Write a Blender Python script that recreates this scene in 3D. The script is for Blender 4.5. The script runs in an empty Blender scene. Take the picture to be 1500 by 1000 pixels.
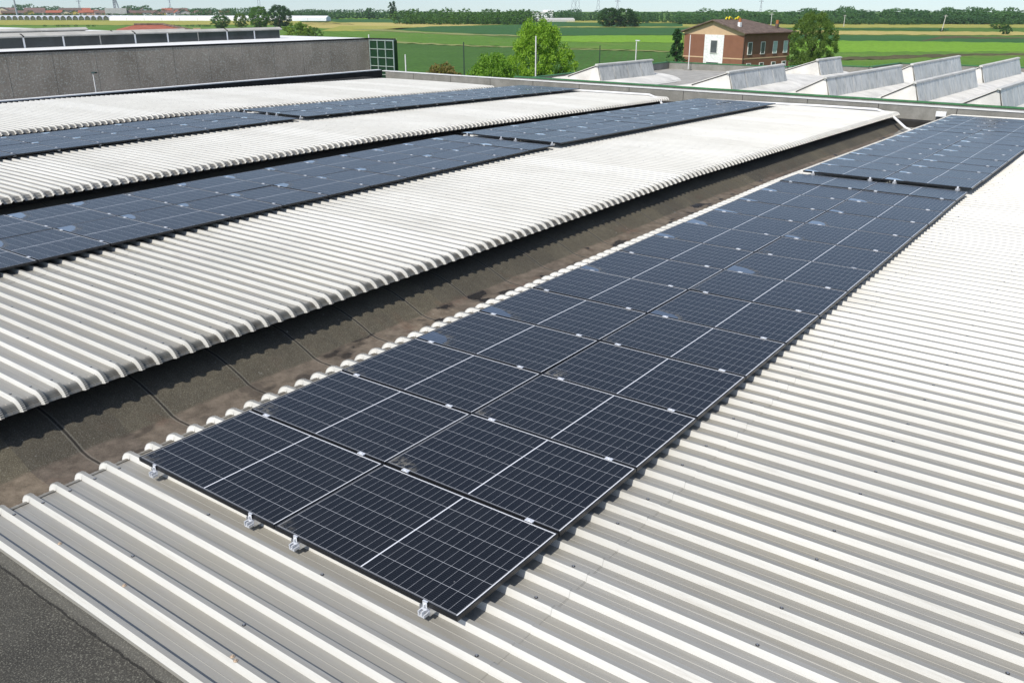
import bpy, math, random
import numpy as np
from mathutils import Matrix, Vector
random.seed(7); rng = np.random.default_rng(7)
R = math.radians
S = bpy.context.scene
C = S.collection

# ------------------------------------------------------------------ camera
FPX = 1272.17
YAW, PIT, ROL = -0.6326, 0.3711, -0.0015
CAM = Vector((4.5965, -3.3367, 3.536))
fw = Vector((math.sin(YAW)*math.cos(PIT), math.cos(YAW)*math.cos(PIT), -math.sin(PIT)))
rt0 = Vector((math.cos(YAW), -math.sin(YAW), 0)); up0 = rt0.cross(fw)
rt = rt0*math.cos(ROL)+up0*math.sin(ROL); up = -rt0*math.sin(ROL)+up0*math.cos(ROL)
cd = bpy.data.cameras.new('camera'); cam = bpy.data.objects.new('camera', cd); C.objects.link(cam)
cd.sensor_width = 36; cd.lens = FPX/1500*36; cd.clip_start = .05; cd.clip_end = 30000
M = Matrix((rt, up, -fw)).transposed().to_4x4(); M.translation = CAM; cam.matrix_world = M
S.camera = cam

# ------------------------------------------------------------------ sky, sun, exposure
SUN = Vector((0.03, -1.0, 0)).normalized()
EL = R(48)
sdir = Vector((SUN.x*math.cos(EL), SUN.y*math.cos(EL), math.sin(EL)))
W = bpy.data.worlds.new('World'); S.world = W; W.use_nodes = True
nt = W.node_tree; bg = nt.nodes['Background']; sk = nt.nodes.new('ShaderNodeTexSky')
sk.sky_type = 'NISHITA'; sk.sun_disc = False; sk.sun_elevation = EL
sk.sun_rotation = math.atan2(SUN.x, SUN.y); sk.air_density = 1.0; sk.dust_density = .8; sk.ozone_density = 3.6
# the haze layer near the true horizon is thin here: sample the sky a little higher up
tcw = nt.nodes.new('ShaderNodeTexCoord'); vaw = nt.nodes.new('ShaderNodeVectorMath'); vaw.operation = 'ADD'; vaw.inputs[1].default_value = (0, 0, .055)
vnw = nt.nodes.new('ShaderNodeVectorMath'); vnw.operation = 'NORMALIZE'
nt.links.new(tcw.outputs['Generated'], vaw.inputs[0]); nt.links.new(vaw.outputs[0], vnw.inputs[0]); nt.links.new(vnw.outputs[0], sk.inputs[0])
hsv = nt.nodes.new('ShaderNodeHueSaturation'); hsv.inputs['Saturation'].default_value = .82; hsv.inputs['Value'].default_value = 1.04
nt.links.new(sk.outputs[0], hsv.inputs['Color']); nt.links.new(hsv.outputs[0], bg.inputs[0]); bg.inputs[1].default_value = 0.14
sl = bpy.data.lights.new('sun', 'SUN'); sl.energy = 3.9; sl.angle = R(.53); sl.color = (1, .95, .87)
so = bpy.data.objects.new('sun', sl); C.objects.link(so); so.rotation_euler = sdir.to_track_quat('Z', 'Y').to_euler(); so.location = (0, 0, 60)
S.view_settings.view_transform = 'Standard'; S.view_settings.look = 'None'
S.view_settings.exposure = 0.12; S.view_settings.gamma = 1
S.cycles.max_bounces = 6; S.cycles.caustics_reflective = False; S.cycles.caustics_refractive = False

# ------------------------------------------------------------------ pixel to world (survey helper)
GZ = -6.6
def ray(px, py): return (fw*FPX+rt*(px-750)+up*(500-py))
def on_z(px, py, z=GZ):
    d = ray(px, py); return CAM+d*((z-CAM.z)/d.z)
def at_d(px, py, dist):
    d = ray(px, py); return CAM+d*(dist/math.hypot(d.x, d.y))

# ------------------------------------------------------------------ object helpers
class MB:
    def __init__(s): s.v = []; s.f = []; s.m = []
    def poly(s, pts, mi=0):
        n = len(s.v); s.v += [tuple(p) for p in pts]; s.f.append(tuple(range(n, n+len(pts)))); s.m.append(mi); return s
    def box(s, a, b, mi=0, T=None):
        x0, y0, z0 = a; x1, y1, z1 = b; n = len(s.v)
        p = [(x0,y0,z0),(x1,y0,z0),(x1,y1,z0),(x0,y1,z0),(x0,y0,z1),(x1,y0,z1),(x1,y1,z1),(x0,y1,z1)]
        if T is not None: p = [tuple(T @ Vector(q)) for q in p]
        s.v += p
        for f in ((0,3,2,1),(4,5,6,7),(0,1,5,4),(1,2,6,5),(2,3,7,6),(3,0,4,7)):
            s.f.append(tuple(n+i for i in f)); s.m.append(mi)
        return s
    def prism(s, prof, p0, p1, mi=0, caps=True, close=True, uax=None):
        # prof: list of (u, z); extruded from p0 to p1 (horizontal), u along uax (default: right of travel)
        p0 = Vector(p0); p1 = Vector(p1); d = (p1-p0).normalized(); u = Vector(uax) if uax else Vector((d.y, -d.x, 0))
        n = len(s.v); k = len(prof)
        for p in (p0, p1): s.v += [tuple(p+u*a+Vector((0, 0, z))) for a, z in prof]
        for i in range(k if close else k-1):
            j = (i+1) % k; s.f.append((n+i, n+j, n+k+j, n+k+i)); s.m.append(mi)
        if caps and close:
            s.f.append(tuple(range(n+k-1, n-1, -1))); s.m.append(mi)
            s.f.append(tuple(range(n+k, n+2*k))); s.m.append(mi)
        return s
    def tube(s, pts, r, seg=8, mi=0, r1=None):
        pts = [Vector(p) for p in pts]; n = len(s.v); N = len(pts)
        for i, p in enumerate(pts):
            d = (pts[min(i+1, N-1)]-pts[max(i-1, 0)]).normalized()
            a = d.cross(Vector((0, 0, 1)))
            if a.length < 1e-3: a = Vector((1, 0, 0))
            a.normalize(); b = d.cross(a)
            rr = r if r1 is None else r+(r1-r)*i/(N-1)
            for k in range(seg):
                t = 2*math.pi*k/seg; s.v.append(tuple(p+a*rr*math.cos(t)+b*rr*math.sin(t)))
        for i in range(N-1):
            for k in range(seg):
                k2 = (k+1) % seg
                s.f.append((n+i*seg+k, n+i*seg+k2, n+(i+1)*seg+k2, n+(i+1)*seg+k)); s.m.append(mi)
        s.f.append(tuple(range(n+seg-1, n-1, -1))); s.m.append(mi)
        s.f.append(tuple(range(n+(N-1)*seg, n+N*seg))); s.m.append(mi)
        return s
    def mesh(s, name, mats, smooth=False):
        me = bpy.data.meshes.new(name); me.from_pydata(s.v, [], s.f)
        for m in (mats if isinstance(mats, (list, tuple)) else [mats]): me.materials.append(m)
        if any(s.m): me.polygons.foreach_set('material_index', s.m)
        if smooth: me.polygons.foreach_set('use_smooth', [True]*len(s.f))
        me.update(); return me
    def build(s, name, mats, parent=None, smooth=False): return link(name, s.mesh(name, mats, smooth), parent)
def link(name, me, parent=None, loc=None, rot=None):
    o = bpy.data.objects.new(name, me); C.objects.link(o)
    if parent: o.parent = parent
    if loc is not None: o.location = loc
    if rot is not None: o.rotation_euler = rot
    return o
def raw_mesh(name, V, F, mat, smooth=False):
    me = bpy.data.meshes.new(name); V = np.asarray(V, np.float32); F = np.asarray(F, np.int32); k = F.shape[1]
    me.vertices.add(len(V)); me.vertices.foreach_set('co', V.ravel())
    me.loops.add(F.size); me.loops.foreach_set('vertex_index', F.ravel())
    me.polygons.add(len(F)); me.polygons.foreach_set('loop_start', np.arange(0, F.size, k, dtype=np.int32))
    me.materials.append(mat)
    me.update(calc_edges=True); me.validate()
    me.polygons.foreach_set('use_smooth', np.full(len(me.polygons), smooth)); return me
def grid(V):
    n, m = V.shape[:2]; i = np.arange(n*m).reshape(n, m)
    return V.reshape(-1, 3), np.stack([i[:-1, :-1], i[1:, :-1], i[1:, 1:], i[:-1, 1:]], -1).reshape(-1, 4)
def tag(o, label, cat, group=None, kind=None):
    if label: o['label'] = label
    if cat: o['category'] = cat
    if group: o['group'] = group
    if kind: o['kind'] = kind
    return o
def thing(name, label, cat, loc=(0, 0, 0), rz=0, group=None):
    o = bpy.data.objects.new(name, None); C.objects.link(o); o.location = loc; o.rotation_euler = (0, 0, rz)
    o.empty_display_size = .2
    return tag(o, label, cat, group)

# ------------------------------------------------------------------ material helpers
class NT:
    def __init__(s, name):
        s.mat = bpy.data.materials.new(name); s.mat.use_nodes = True; s.t = s.mat.node_tree
        s.b = s.t.nodes['Principled BSDF']; s.out = s.t.nodes['Material Output']
    def n(s, typ, **k):
        x = s.t.nodes.new(typ)
        for a, v in k.items(): setattr(x, a, v)
        return x
    def set(s, sock, v):
        if isinstance(v, bpy.types.NodeSocket): s.t.links.new(v, sock)
        elif isinstance(v, tuple) and len(v) == 3 and sock.type == 'RGBA': sock.default_value = (*v, 1)
        else: sock.default_value = v
    def m(s, op, a, b=0.0, c=0.0, clamp=False):
        x = s.n('ShaderNodeMath', operation=op, use_clamp=clamp)
        s.set(x.inputs[0], a); s.set(x.inputs[1], b); s.set(x.inputs[2], c); return x.outputs[0]
    def mix(s, f, a, b, mode='MIX'):
        x = s.n('ShaderNodeMix', data_type='RGBA', blend_type=mode)
        s.set(x.inputs[0], f); s.set(x.inputs[6], a); s.set(x.inputs[7], b); return x.outputs[2]
    def ramp(s, f, lo, hi):
        x = s.n('ShaderNodeMapRange'); s.set(x.inputs[0], f); s.set(x.inputs[1], lo); s.set(x.inputs[2], hi); return x.outputs[0]
    def noise(s, vec, scale, detail=3, rough=.55, w=None, dim='3D'):
        x = s.n('ShaderNodeTexNoise', noise_dimensions=dim)
        s.set(x.inputs['Vector'], vec); s.set(x.inputs['Scale'], scale); s.set(x.inputs['Detail'], detail); s.set(x.inputs['Roughness'], rough)
        if w is not None: s.set(x.inputs['W'], w)
        return x.outputs[0]
    def coords(s, scale=None, which='Object'):
        v = s.n('ShaderNodeTexCoord').outputs[which]
        if scale:
            mp = s.n('ShaderNodeMapping'); s.set(mp.inputs[0], v); mp.inputs[3].default_value = scale; v = mp.outputs[0]
        return v
    def sep(s, v):
        x = s.n('ShaderNodeSeparateXYZ'); s.set(x.inputs[0], v); return x.outputs
    def bump(s, h, strength=.3, dist=.01):
        x = s.n('ShaderNodeBump'); s.set(x.inputs['Height'], h); x.inputs['Strength'].default_value = strength; x.inputs['Distance'].default_value = dist
        s.t.links.new(x.outputs[0], s.b.inputs['Normal'])
    def fin(s, color=None, rough=None, spec=None, metal=None):
        if color is not None: s.set(s.b.inputs['Base Color'], color)
        if rough is not None: s.set(s.b.inputs['Roughness'], rough)
        if spec is not None: s.set(s.b.inputs['Specular IOR Level'], spec)
        if metal is not None: s.set(s.b.inputs['Metallic'], metal)
        return s.mat
def simple(name, col, rough=.7, spec=.3, var=.15, scale=3.0, metal=0.0, bump=0):
    q = NT(name); v = q.coords(); nz = q.noise(v, scale, 4)
    a = tuple(c*(1-var) for c in col); b = tuple(min(1, c*(1+var)) for c in col)
    if bump: q.bump(nz, .4, bump)
    return q.fin(q.mix(q.ramp(nz, .3, .7), a, b), rough, spec, metal)

PITCH = .2165; RIB0 = .47*PITCH          # rib crowns at y = RIB0 + k*PITCH
def mat_sheet():
    q = NT('painted corrugated steel'); v = q.coords(); x, y, z = q.sep(v)
    streak = q.noise(q.coords((1.2, 26, 4)), 1.0, 5, .6)
    blot = q.noise(v, .7, 4)
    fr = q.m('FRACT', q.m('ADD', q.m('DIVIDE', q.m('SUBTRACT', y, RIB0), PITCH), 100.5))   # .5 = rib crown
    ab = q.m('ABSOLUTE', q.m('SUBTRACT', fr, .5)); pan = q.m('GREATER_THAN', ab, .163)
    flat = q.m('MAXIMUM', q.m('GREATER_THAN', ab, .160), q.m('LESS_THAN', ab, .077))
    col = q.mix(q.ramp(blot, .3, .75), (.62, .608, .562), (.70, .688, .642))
    film = q.mix(q.ramp(streak, .25, .75), (.335, .327, .30), (.25, .242, .217))  # weaker sun on the flat faces, painted in as a darker streaked grey
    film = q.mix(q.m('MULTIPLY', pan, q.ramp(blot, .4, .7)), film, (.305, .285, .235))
    col = q.mix(q.m('MULTIPLY', flat, .93), col, film)  # pans and rib crowns take the painted shade, webs stay pale
    dk = q.m('MULTIPLY', q.ramp(q.noise(q.coords((.9, 34, 4)), 1.7, 4, .7), .54, .76), .40)
    col = q.mix(dk, col, (.33, .30, .25))
    # brownish run-off deposit on the crimped eave bends
    wn = q.n('ShaderNodeTexWhiteNoise', noise_dimensions='1D'); q.set(wn.inputs['W'], q.m('FLOOR', q.m('DIVIDE', q.m('ADD', y, 40.04), 1.0825)))
    col = q.mix(1.0, col, q.mix(wn.outputs[0], (.92, .915, .90), (1.04, 1.04, 1.04)), 'MULTIPLY')
    eave = q.m('MAXIMUM', q.ramp(x, 5.93, 6.12), q.ramp(x, -1.9, -2.05))
    st = q.m('MULTIPLY', eave, q.ramp(q.noise(q.coords((3, 9, 4)), 1.0, 4, .65), .42, .75))
    col = q.mix(q.m('MULTIPLY', st, q.m('ADD', .14, q.m('MULTIPLY', pan, .5))), col, (.215, .175, .13))
    lap = q.m('MULTIPLY', q.m('LESS_THAN', q.m('ABSOLUTE', q.m('SUBTRACT', x, 2.088)), .003), q.m('LESS_THAN', q.noise(v, 3, 2), .50))
    col = q.mix(q.m('MULTIPLY', lap, .32), col, (.10, .095, .08))
    r = q.m('ADD', .36, q.m('MULTIPLY', streak, .22))
    q.bump(q.noise(q.coords((2, 6, 2)), 2.0, 2), .06, .02)
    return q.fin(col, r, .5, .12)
def mat_cells():
    q = NT('photovoltaic glass'); v = q.coords(); x, y, z = q.sep(v)
    oi = q.n('ShaderNodeObjectInfo'); rnd = oi.outputs['Random']
    def line(c, off, half, w):
        pp = q.m('PINGPONG', q.m('ADD', c, off), half); return q.m('LESS_THAN', pp, w)
    thin = line(x, .838, .0349167, .0011)
    wide = line(y, .546, .091, .0017)
    bus = line(y, .546, .0091, .0011)
    mid = q.m('LESS_THAN', q.m('ABSOLUTE', x), .0055)
    rim = q.m('MAXIMUM', q.m('MULTIPLY', q.m('GREATER_THAN', x, .8415), q.m('LESS_THAN', x, .8490)),
              q.m('MULTIPLY', q.m('GREATER_THAN', y, .5485), q.m('LESS_THAN', y, .5560)))
    rim2 = q.m('MAXIMUM', q.m('MULTIPLY', q.m('LESS_THAN', x, -.8425), q.m('GREATER_THAN', x, -.8490)), q.m('MULTIPLY', q.m('LESS_THAN', y, -.5500), q.m('GREATER_THAN', y, -.5560)))
    edge = q.m('GREATER_THAN', q.m('MAXIMUM', q.m('DIVIDE', q.m('ABSOLUTE', x), .841), q.m('DIVIDE', q.m('ABSOLUTE', y), .547)), 1.0)
    tone = q.noise(v, 6, 2)
    cell = q.mix(tone, (.0028, .0030, .0044), (.0050, .0054, .0074))
    cell = q.mix(rnd, cell, q.mix(1.0, cell, (.90, .96, 1.15), 'MULTIPLY'))
    cell = q.mix(q.m('MULTIPLY', bus, .10), cell, (.20, .21, .24))
    col = q.mix(q.m('MULTIPLY', thin, .72), cell, (.45, .46, .48))
    col = q.mix(q.m('MULTIPLY', wide, .75), col, (.55, .56, .58))
    col = q.mix(mid, col, (.74, .75, .77))
    col = q.mix(edge, col, (.012, .013, .017))
    col = q.mix(q.m('MULTIPLY', rim2, .38), col, (.6, .6, .6))
    col = q.mix(rim, col, (.80, .81, .82))
    # thin dust film, heavier towards the low corner where rain water ponds
    film = q.noise(v, 2.2, 5, .6, q.m('MULTIPLY', rnd, 40), '4D')
    col = q.mix(q.m('ADD', .003, q.m('MULTIPLY', q.ramp(film, .45, .8), .014)), col, (.34, .33, .30))
    spk = q.n('ShaderNodeTexVoronoi'); q.set(spk.inputs['Vector'], v); spk.inputs['Scale'].default_value = 7
    col = q.mix(q.m('MULTIPLY', q.m('LESS_THAN', spk.outputs['Distance'], .035), .45), col, (.5, .5, .48))
    # pond at the left front corner: depth varies from panel to panel
    wob = q.m('MULTIPLY', q.m('SUBTRACT', q.noise(v, 5, 3, .6, q.m('MULTIPLY', rnd, 57), '4D'), .5), .55)
    wx = q.m('ADD', .26, q.m('MULTIPLY', q.m('FRACT', q.m('MULTIPLY', rnd, 7.3)), .2))
    wy = q.m('ADD', .12, q.m('MULTIPLY', q.m('FRACT', q.m('MULTIPLY', rnd, 13.7)), .16))
    dx = q.m('DIVIDE', q.m('ADD', x, .846), wx); dy = q.m('DIVIDE', q.m('ADD', y, .552), wy)
    d = q.m('ADD', q.m('SQRT', q.m('ADD', q.m('MULTIPLY', dx, dx), q.m('MULTIPLY', dy, dy))), wob)
    at = q.n('ShaderNodeAttribute', attribute_type='OBJECT', attribute_name='wet'); wetk = at.outputs['Fac']
    wet = q.m('MULTIPLY', q.ramp(d, 1.0, .96), q.m('GREATER_THAN', wetk, .5))
    silt = q.m('MULTIPLY', q.ramp(d, q.m('ADD', .75, q.m('MULTIPLY', wetk, .62)), q.m('ADD', .35, q.m('MULTIPLY', wetk, .68))), q.ramp(q.noise(v, 16, 4, .75, q.m('MULTIPLY', rnd, 31), '4D'), .46, .66))
    silt = q.m('MULTIPLY', silt, q.m('SUBTRACT', 1.0, wet))
    col = q.mix(q.m('MULTIPLY', silt, q.m('ADD', .22, q.m('MULTIPLY', q.m('FRACT', q.m('MULTIPLY', rnd, 3.1)), .45))), col, (.36, .33, .26))
    col = q.mix(q.m('MULTIPLY', wet, .6), col, (.016, .022, .034))
    rough = q.mix(wet, (.27, .27, .27), (.012, .012, .012))
    rough = q.mix(silt, rough, (.6, .6, .6))
    q.set(q.b.inputs['Coat Weight'], wet); q.b.inputs['Coat Roughness'].default_value = .012; q.b.inputs['Coat IOR'].default_value = 1.6
    spec = q.m('ADD', .40, q.m('MULTIPLY', wet, .5)); q.b.inputs['Sheen Weight'].default_value = .06; q.b.inputs['Sheen Roughness'].default_value = .3; q.b.inputs['Sheen Tint'].default_value = (1, .95, .88, 1)
    return q.fin(col, rough, spec)
def mat_felt(name, a, b, grain=.5):
    q = NT(name); v = q.coords(); x, y, z = q.sep(v)
    g = q.noise(v, 85, 2, .8); big = q.noise(v, 1.4, 5, .6); mid = q.noise(v, 9, 4, .65)
    col = q.mix(q.ramp(big, .3, .7), a, b)
    col = q.mix(q.m('MULTIPLY', q.ramp(mid, .35, .75), .45), col, tuple(c*.55 for c in a))
    g2 = q.noise(v, 38, 3, .85); col = q.mix(q.m('MULTIPLY', q.ramp(g2, .5, .72), .55), col, tuple(c*.45 for c in a))
    col = q.mix(q.m('MULTIPLY', q.ramp(g, .52, .75), grain), col, (.26, .25, .20))
    q.bump(q.m('ADD', g, q.m('MULTIPLY', mid, 2.0)), .8, .006)
    return q, col, v, x, y, z, big, mid
def mat_gutter():
    # x is measured from the vault to the right: flat bed lies between -3.4 and -2.3
    q, col, v, x, y, z, big, mid = mat_felt('mineral bitumen felt of the gutter', (.080, .070, .050), (.122, .107, .076), .9)
    wig = q.m('MULTIPLY', q.m('SUBTRACT', q.noise(v, 2.3, 4), .5), .22)
    bed = q.m('MULTIPLY', q.ramp(q.m('ADD', x, q.m('MULTIPLY', wig, .45)), -3.64, -3.60), q.ramp(x, -2.1, -2.3))
    mud = q.mix(q.ramp(q.noise(v, 5, 8, .72), .36, .64), (.105, .083, .062), (.235, .190, .145)); mud = q.mix(q.m('MULTIPLY', q.ramp(q.noise(v, 60, 2, .8), .55, .75), .5), mud, (.30, .26, .20))
    col = q.mix(q.m('MULTIPLY', bed, .85), col, mud)
    jp = q.m('PINGPONG', q.m('ADD', y, 20.38), .52); joint = q.m('LESS_THAN', q.m('ADD', jp, q.m('MULTIPLY', mid, .012)), .019)
    jl = q.m('MULTIPLY', q.m('GREATER_THAN', jp, .013), q.m('LESS_THAN', jp, .03))
    col = q.mix(q.m('MULTIPLY', joint, .75), col, (.012, .011, .010))
    tone = q.n('ShaderNodeTexWhiteNoise', noise_dimensions='1D'); q.set(tone.inputs['W'], q.m('FLOOR', q.m('DIVIDE', q.m('ADD', y, 20.38+.52), 1.04)))
    col = q.mix(1.0, col, q.mix(tone.outputs[0], (.78, .78, .80), (1.12, 1.10, 1.04)), 'MULTIPLY')
    col = q.mix(q.m('MULTIPLY', jl, .2), col, (.30, .29, .25))
    red = q.m('MULTIPLY', q.ramp(q.noise(v, 1.7, 3), .58, .7), q.ramp(x, -3.9, -3.5))
    col = q.mix(q.m('MULTIPLY', red, .35), col, (.14, .062, .04))
    lich = q.m('MULTIPLY', q.ramp(q.noise(v, 14, 3, .7), .66, .74), q.ramp(q.noise(v, .6, 2), .5, .62))
    col = q.mix(q.m('MULTIPLY', lich, .6), col, (.62, .62, .58))
    wet = q.m('MULTIPLY', bed, q.m('MULTIPLY', q.ramp(q.noise(q.coords((1.5, .9, 1)), 2.1, 3, .45), .60, .615), q.ramp(y, 2.5, 4.5)))
    damp = q.m('MULTIPLY', bed, q.ramp(q.noise(q.coords((1.5, .9, 1)), 2.1, 3, .45), .55, .60))
    col = q.mix(q.m('MULTIPLY', damp, .5), col, (.03, .025, .02))
    col = q.mix(q.m('MULTIPLY', wet, .8), col, (.008, .008, .008))
    rough = q.mix(wet, (.9, .9, .9), (.04, .04, .04))
    return q.fin(col, rough, .35)
def mat_flatfelt():
    q, col, v, x, y, z, big, mid = mat_felt('weathered mineral felt', (.050, .047, .040), (.080, .075, .062), .95)
    col = q.mix(q.m('MULTIPLY', q.ramp(y, -1.33, -1.28), .4), col, (.15, .145, .125))
    l = q.m('LESS_THAN', q.m('ABSOLUTE', q.m('ADD', q.m('ADD', y, 1.315), q.m('MULTIPLY', q.m('SUBTRACT', mid, .5), .03))), .006)
    col = q.mix(q.m('MULTIPLY', l, .7), col, (.006, .006, .006))
    return q.fin(col, .92, .25)
def mat_wall(name, a, b, grain, gs=60, patch=.5):
    q = NT(name); v = q.coords(); g = q.noise(v, gs, 2, .7); bl = q.noise(v, patch, 5, .65)
    dn = q.noise(q.coords((1, 1, .15)), 1.2, 4)
    col = q.mix(q.ramp(bl, .38, .68), a, b); col = q.mix(q.m('MULTIPLY', q.ramp(g, .5, .7), grain), col, tuple(min(1, c*2.2) for c in b))
    col = q.mix(q.m('MULTIPLY', q.ramp(dn, .5, .8), .35), col, tuple(c*.5 for c in a))
    q.bump(g, .5, .02); return q.fin(col, .9, .25)
def mat_leaf(name, a, b, c, bs=.35):
    q = NT(name); gi = q.n('ShaderNodeNewGeometry'); rv = gi.outputs['Random Per Island']
    oi = q.n('ShaderNodeObjectInfo').outputs['Random']
    big = q.noise(q.coords(), bs, 2)
    col = q.mix(rv, a, b); col = q.mix(q.m('MULTIPLY', q.ramp(big, .4, .62), .75), col, c)
    col = q.mix(1.0, col, q.mix(oi, (.78, .85, .9), (1.15, 1.1, .95)), 'MULTIPLY')
    q.fin(col, .6, .25)
    tr = q.n('ShaderNodeBsdfTranslucent'); q.set(tr.inputs[0], q.mix(1.0, col, (1.5, 1.6, .7), 'MULTIPLY'))
    mx = q.n('ShaderNodeMixShader'); mx.inputs[0].default_value = .30
    q.t.links.new(q.b.outputs[0], mx.inputs[1]); q.t.links.new(tr.outputs[0], mx.inputs[2]); q.t.links.new(mx.outputs[0], q.out.inputs[0])
    return q.mat
def mat_field(name, a, b, rows=0, ang=0.0, patch=.02, var=None):
    q = NT(name); v = q.coords(); n1 = q.noise(v, patch, 6, .7); n2 = q.noise(v, 1.3, 3, .75)
    col = q.mix(q.ramp(n1, .32, .68), a, b)
    col = q.mix(q.m('MULTIPLY', q.ramp(n2, .42, .62), .6), col, tuple(x*.5 for x in a)); n3 = q.noise(v, .18, 5, .75); col = q.mix(q.m('MULTIPLY', q.ramp(n3, .45, .7), .35), col, tuple(x*.7+.02 for x in b))
    if var: col = q.mix(q.m('MULTIPLY', q.ramp(q.noise(v, .06, 4, .7), .52, .66), .7), col, var)
    if rows:
        x, y, z = q.sep(v); t = q.m('ADD', q.m('MULTIPLY', x, math.cos(ang)), q.m('MULTIPLY', y, math.sin(ang)))
        f = q.m('PINGPONG', q.m('ADD', t, 5000), rows/2); col = q.mix(q.m('MULTIPLY', q.m('LESS_THAN', f, rows*.13), .16), col, (.10, .085, .04))
    return q.fin(col, .95, .1)

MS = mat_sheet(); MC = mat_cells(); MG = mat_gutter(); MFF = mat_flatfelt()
MFRAME = simple('black anodised frame', (.012, .012, .013), .38, .5, .2, 8)
MALU = simple('bare aluminium', (.72, .73, .75), .32, .5, .08, 20, .85)
MCLAMP = simple('bright aluminium clamp', (.80, .81, .83), .38, .5, .05, 20, .35)
MSCREW = simple('dark screw cap', (.03, .03, .032), .3, .5, .3, 60)
MSTEEL = simple('screw head steel', (.42, .42, .43), .3, .5, .2, 60, .7)
MRUST = simple('rusty screw head', (.55, .42, .30), .45, .5, .35, 60, .3)
MCONC = mat_wall('weathered concrete', (.20, .195, .17), (.29, .28, .25), .25, 40, 1.2)
MCOPE = simple('pale coping sheet', (.74, .73, .70), .45, .4, .1, 2.5)
MWHITE = simple('white painted metal', (.80, .80, .79), .4, .4, .04, 5)
MPEB = mat_wall('grey pebble dash panel', (.40, .322, .238), (.61, .495, .375), .5, 12, .34)
MROOFW = simple('white roof membrane', (.78, .775, .75), .6, .3, .07, .6)
MPALE = simple('pale grey roofing', (.55, .54, .50), .7, .3, .16, 1.5)
MDARKGL = simple('dark glazing', (.035, .042, .045), .12, .5, .4, .8)
MGREEN = simple('green painted flashing', (.045, .16, .055), .5, .4, .2, 4)
MGREYR = simple('grey fibre cement roofing', (.36, .345, .31), .85, .2, .2, 2.2)
MCAP = simple('weathered beige ridge sheet', (.47, .455, .41), .75, .25, .14, 1.2)
MASPH = simple('asphalt yard', (.055, .054, .052), .9, .2, .3, .5)

# ------------------------------------------------------------------ ground and fields
def drop(y): return -.0205*max(0.0, y-15.5)
gm = MB(); gm.poly([(1150*math.cos(t*math.pi/64), 1150*math.sin(t*math.pi/64), GZ) for t in range(128)])
tag(gm.build('ground', mat_field('meadow', (.085, .18, .026), (.12, .21, .036), patch=.01)), None, None, kind='structure')
ym = MB(); ym.poly([(-70, -60, GZ+.02), (30, -60, GZ+.02), (30, 63, GZ+.02), (-70, 63, GZ+.02)])
tag(ym.build('yard', MASPH), None, None, kind='structure')
F_WHEAT = mat_field('ripe wheat', (.46, .39, .12), (.56, .47, .16), patch=.02)
F_YGREEN = mat_field('yellowing barley', (.32, .34, .06), (.44, .40, .11), patch=.02)
F_BRIGHT = mat_field('bright young crop', (.175, .345, .026), (.22, .40, .036), patch=.012)
F_MED = mat_field('grass field', (.105, .215, .028), (.135, .26, .036), patch=.02, var=(.19, .24, .06))
F_DARK = mat_field('soya rows', (.042, .125, .034), (.060, .155, .040), patch=.03)
F_ROWS = mat_field('crop in rows', (.058, .138, .024), (.082, .18, .032), patch=.05, rows=1.5, ang=R(28))
F_TAN = mat_field('dry stubble strip', (.36, .33, .14), (.17, .25, .06), patch=.25)
F_BANK = mat_field('ditch bank', (.075, .075, .030), (.16, .14, .065), patch=.12)
def field(pix, mat, lvl):
    pts = []; fr = random.Random(int(pix[0][0]*7+pix[0][1]*13+lvl*2))
    for (xa, ya), (xb, yb) in zip(pix, pix[1:]+pix[:1]):
        n_ = max(1, int(abs(xb-xa)/9))
        for k in range(n_):
            t = k/n_; j = 0 if k == 0 else fr.uniform(-1, 1)*.012*max(6, ya-8)
            pts.append(on_z(xa+(xb-xa)*t, ya+(yb-ya)*t+j, GZ+.03+.02*lvl))
    b = MB(); b.poly(pts); o = b.build('field', mat); tag(o, None, None, kind='structure')
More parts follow.
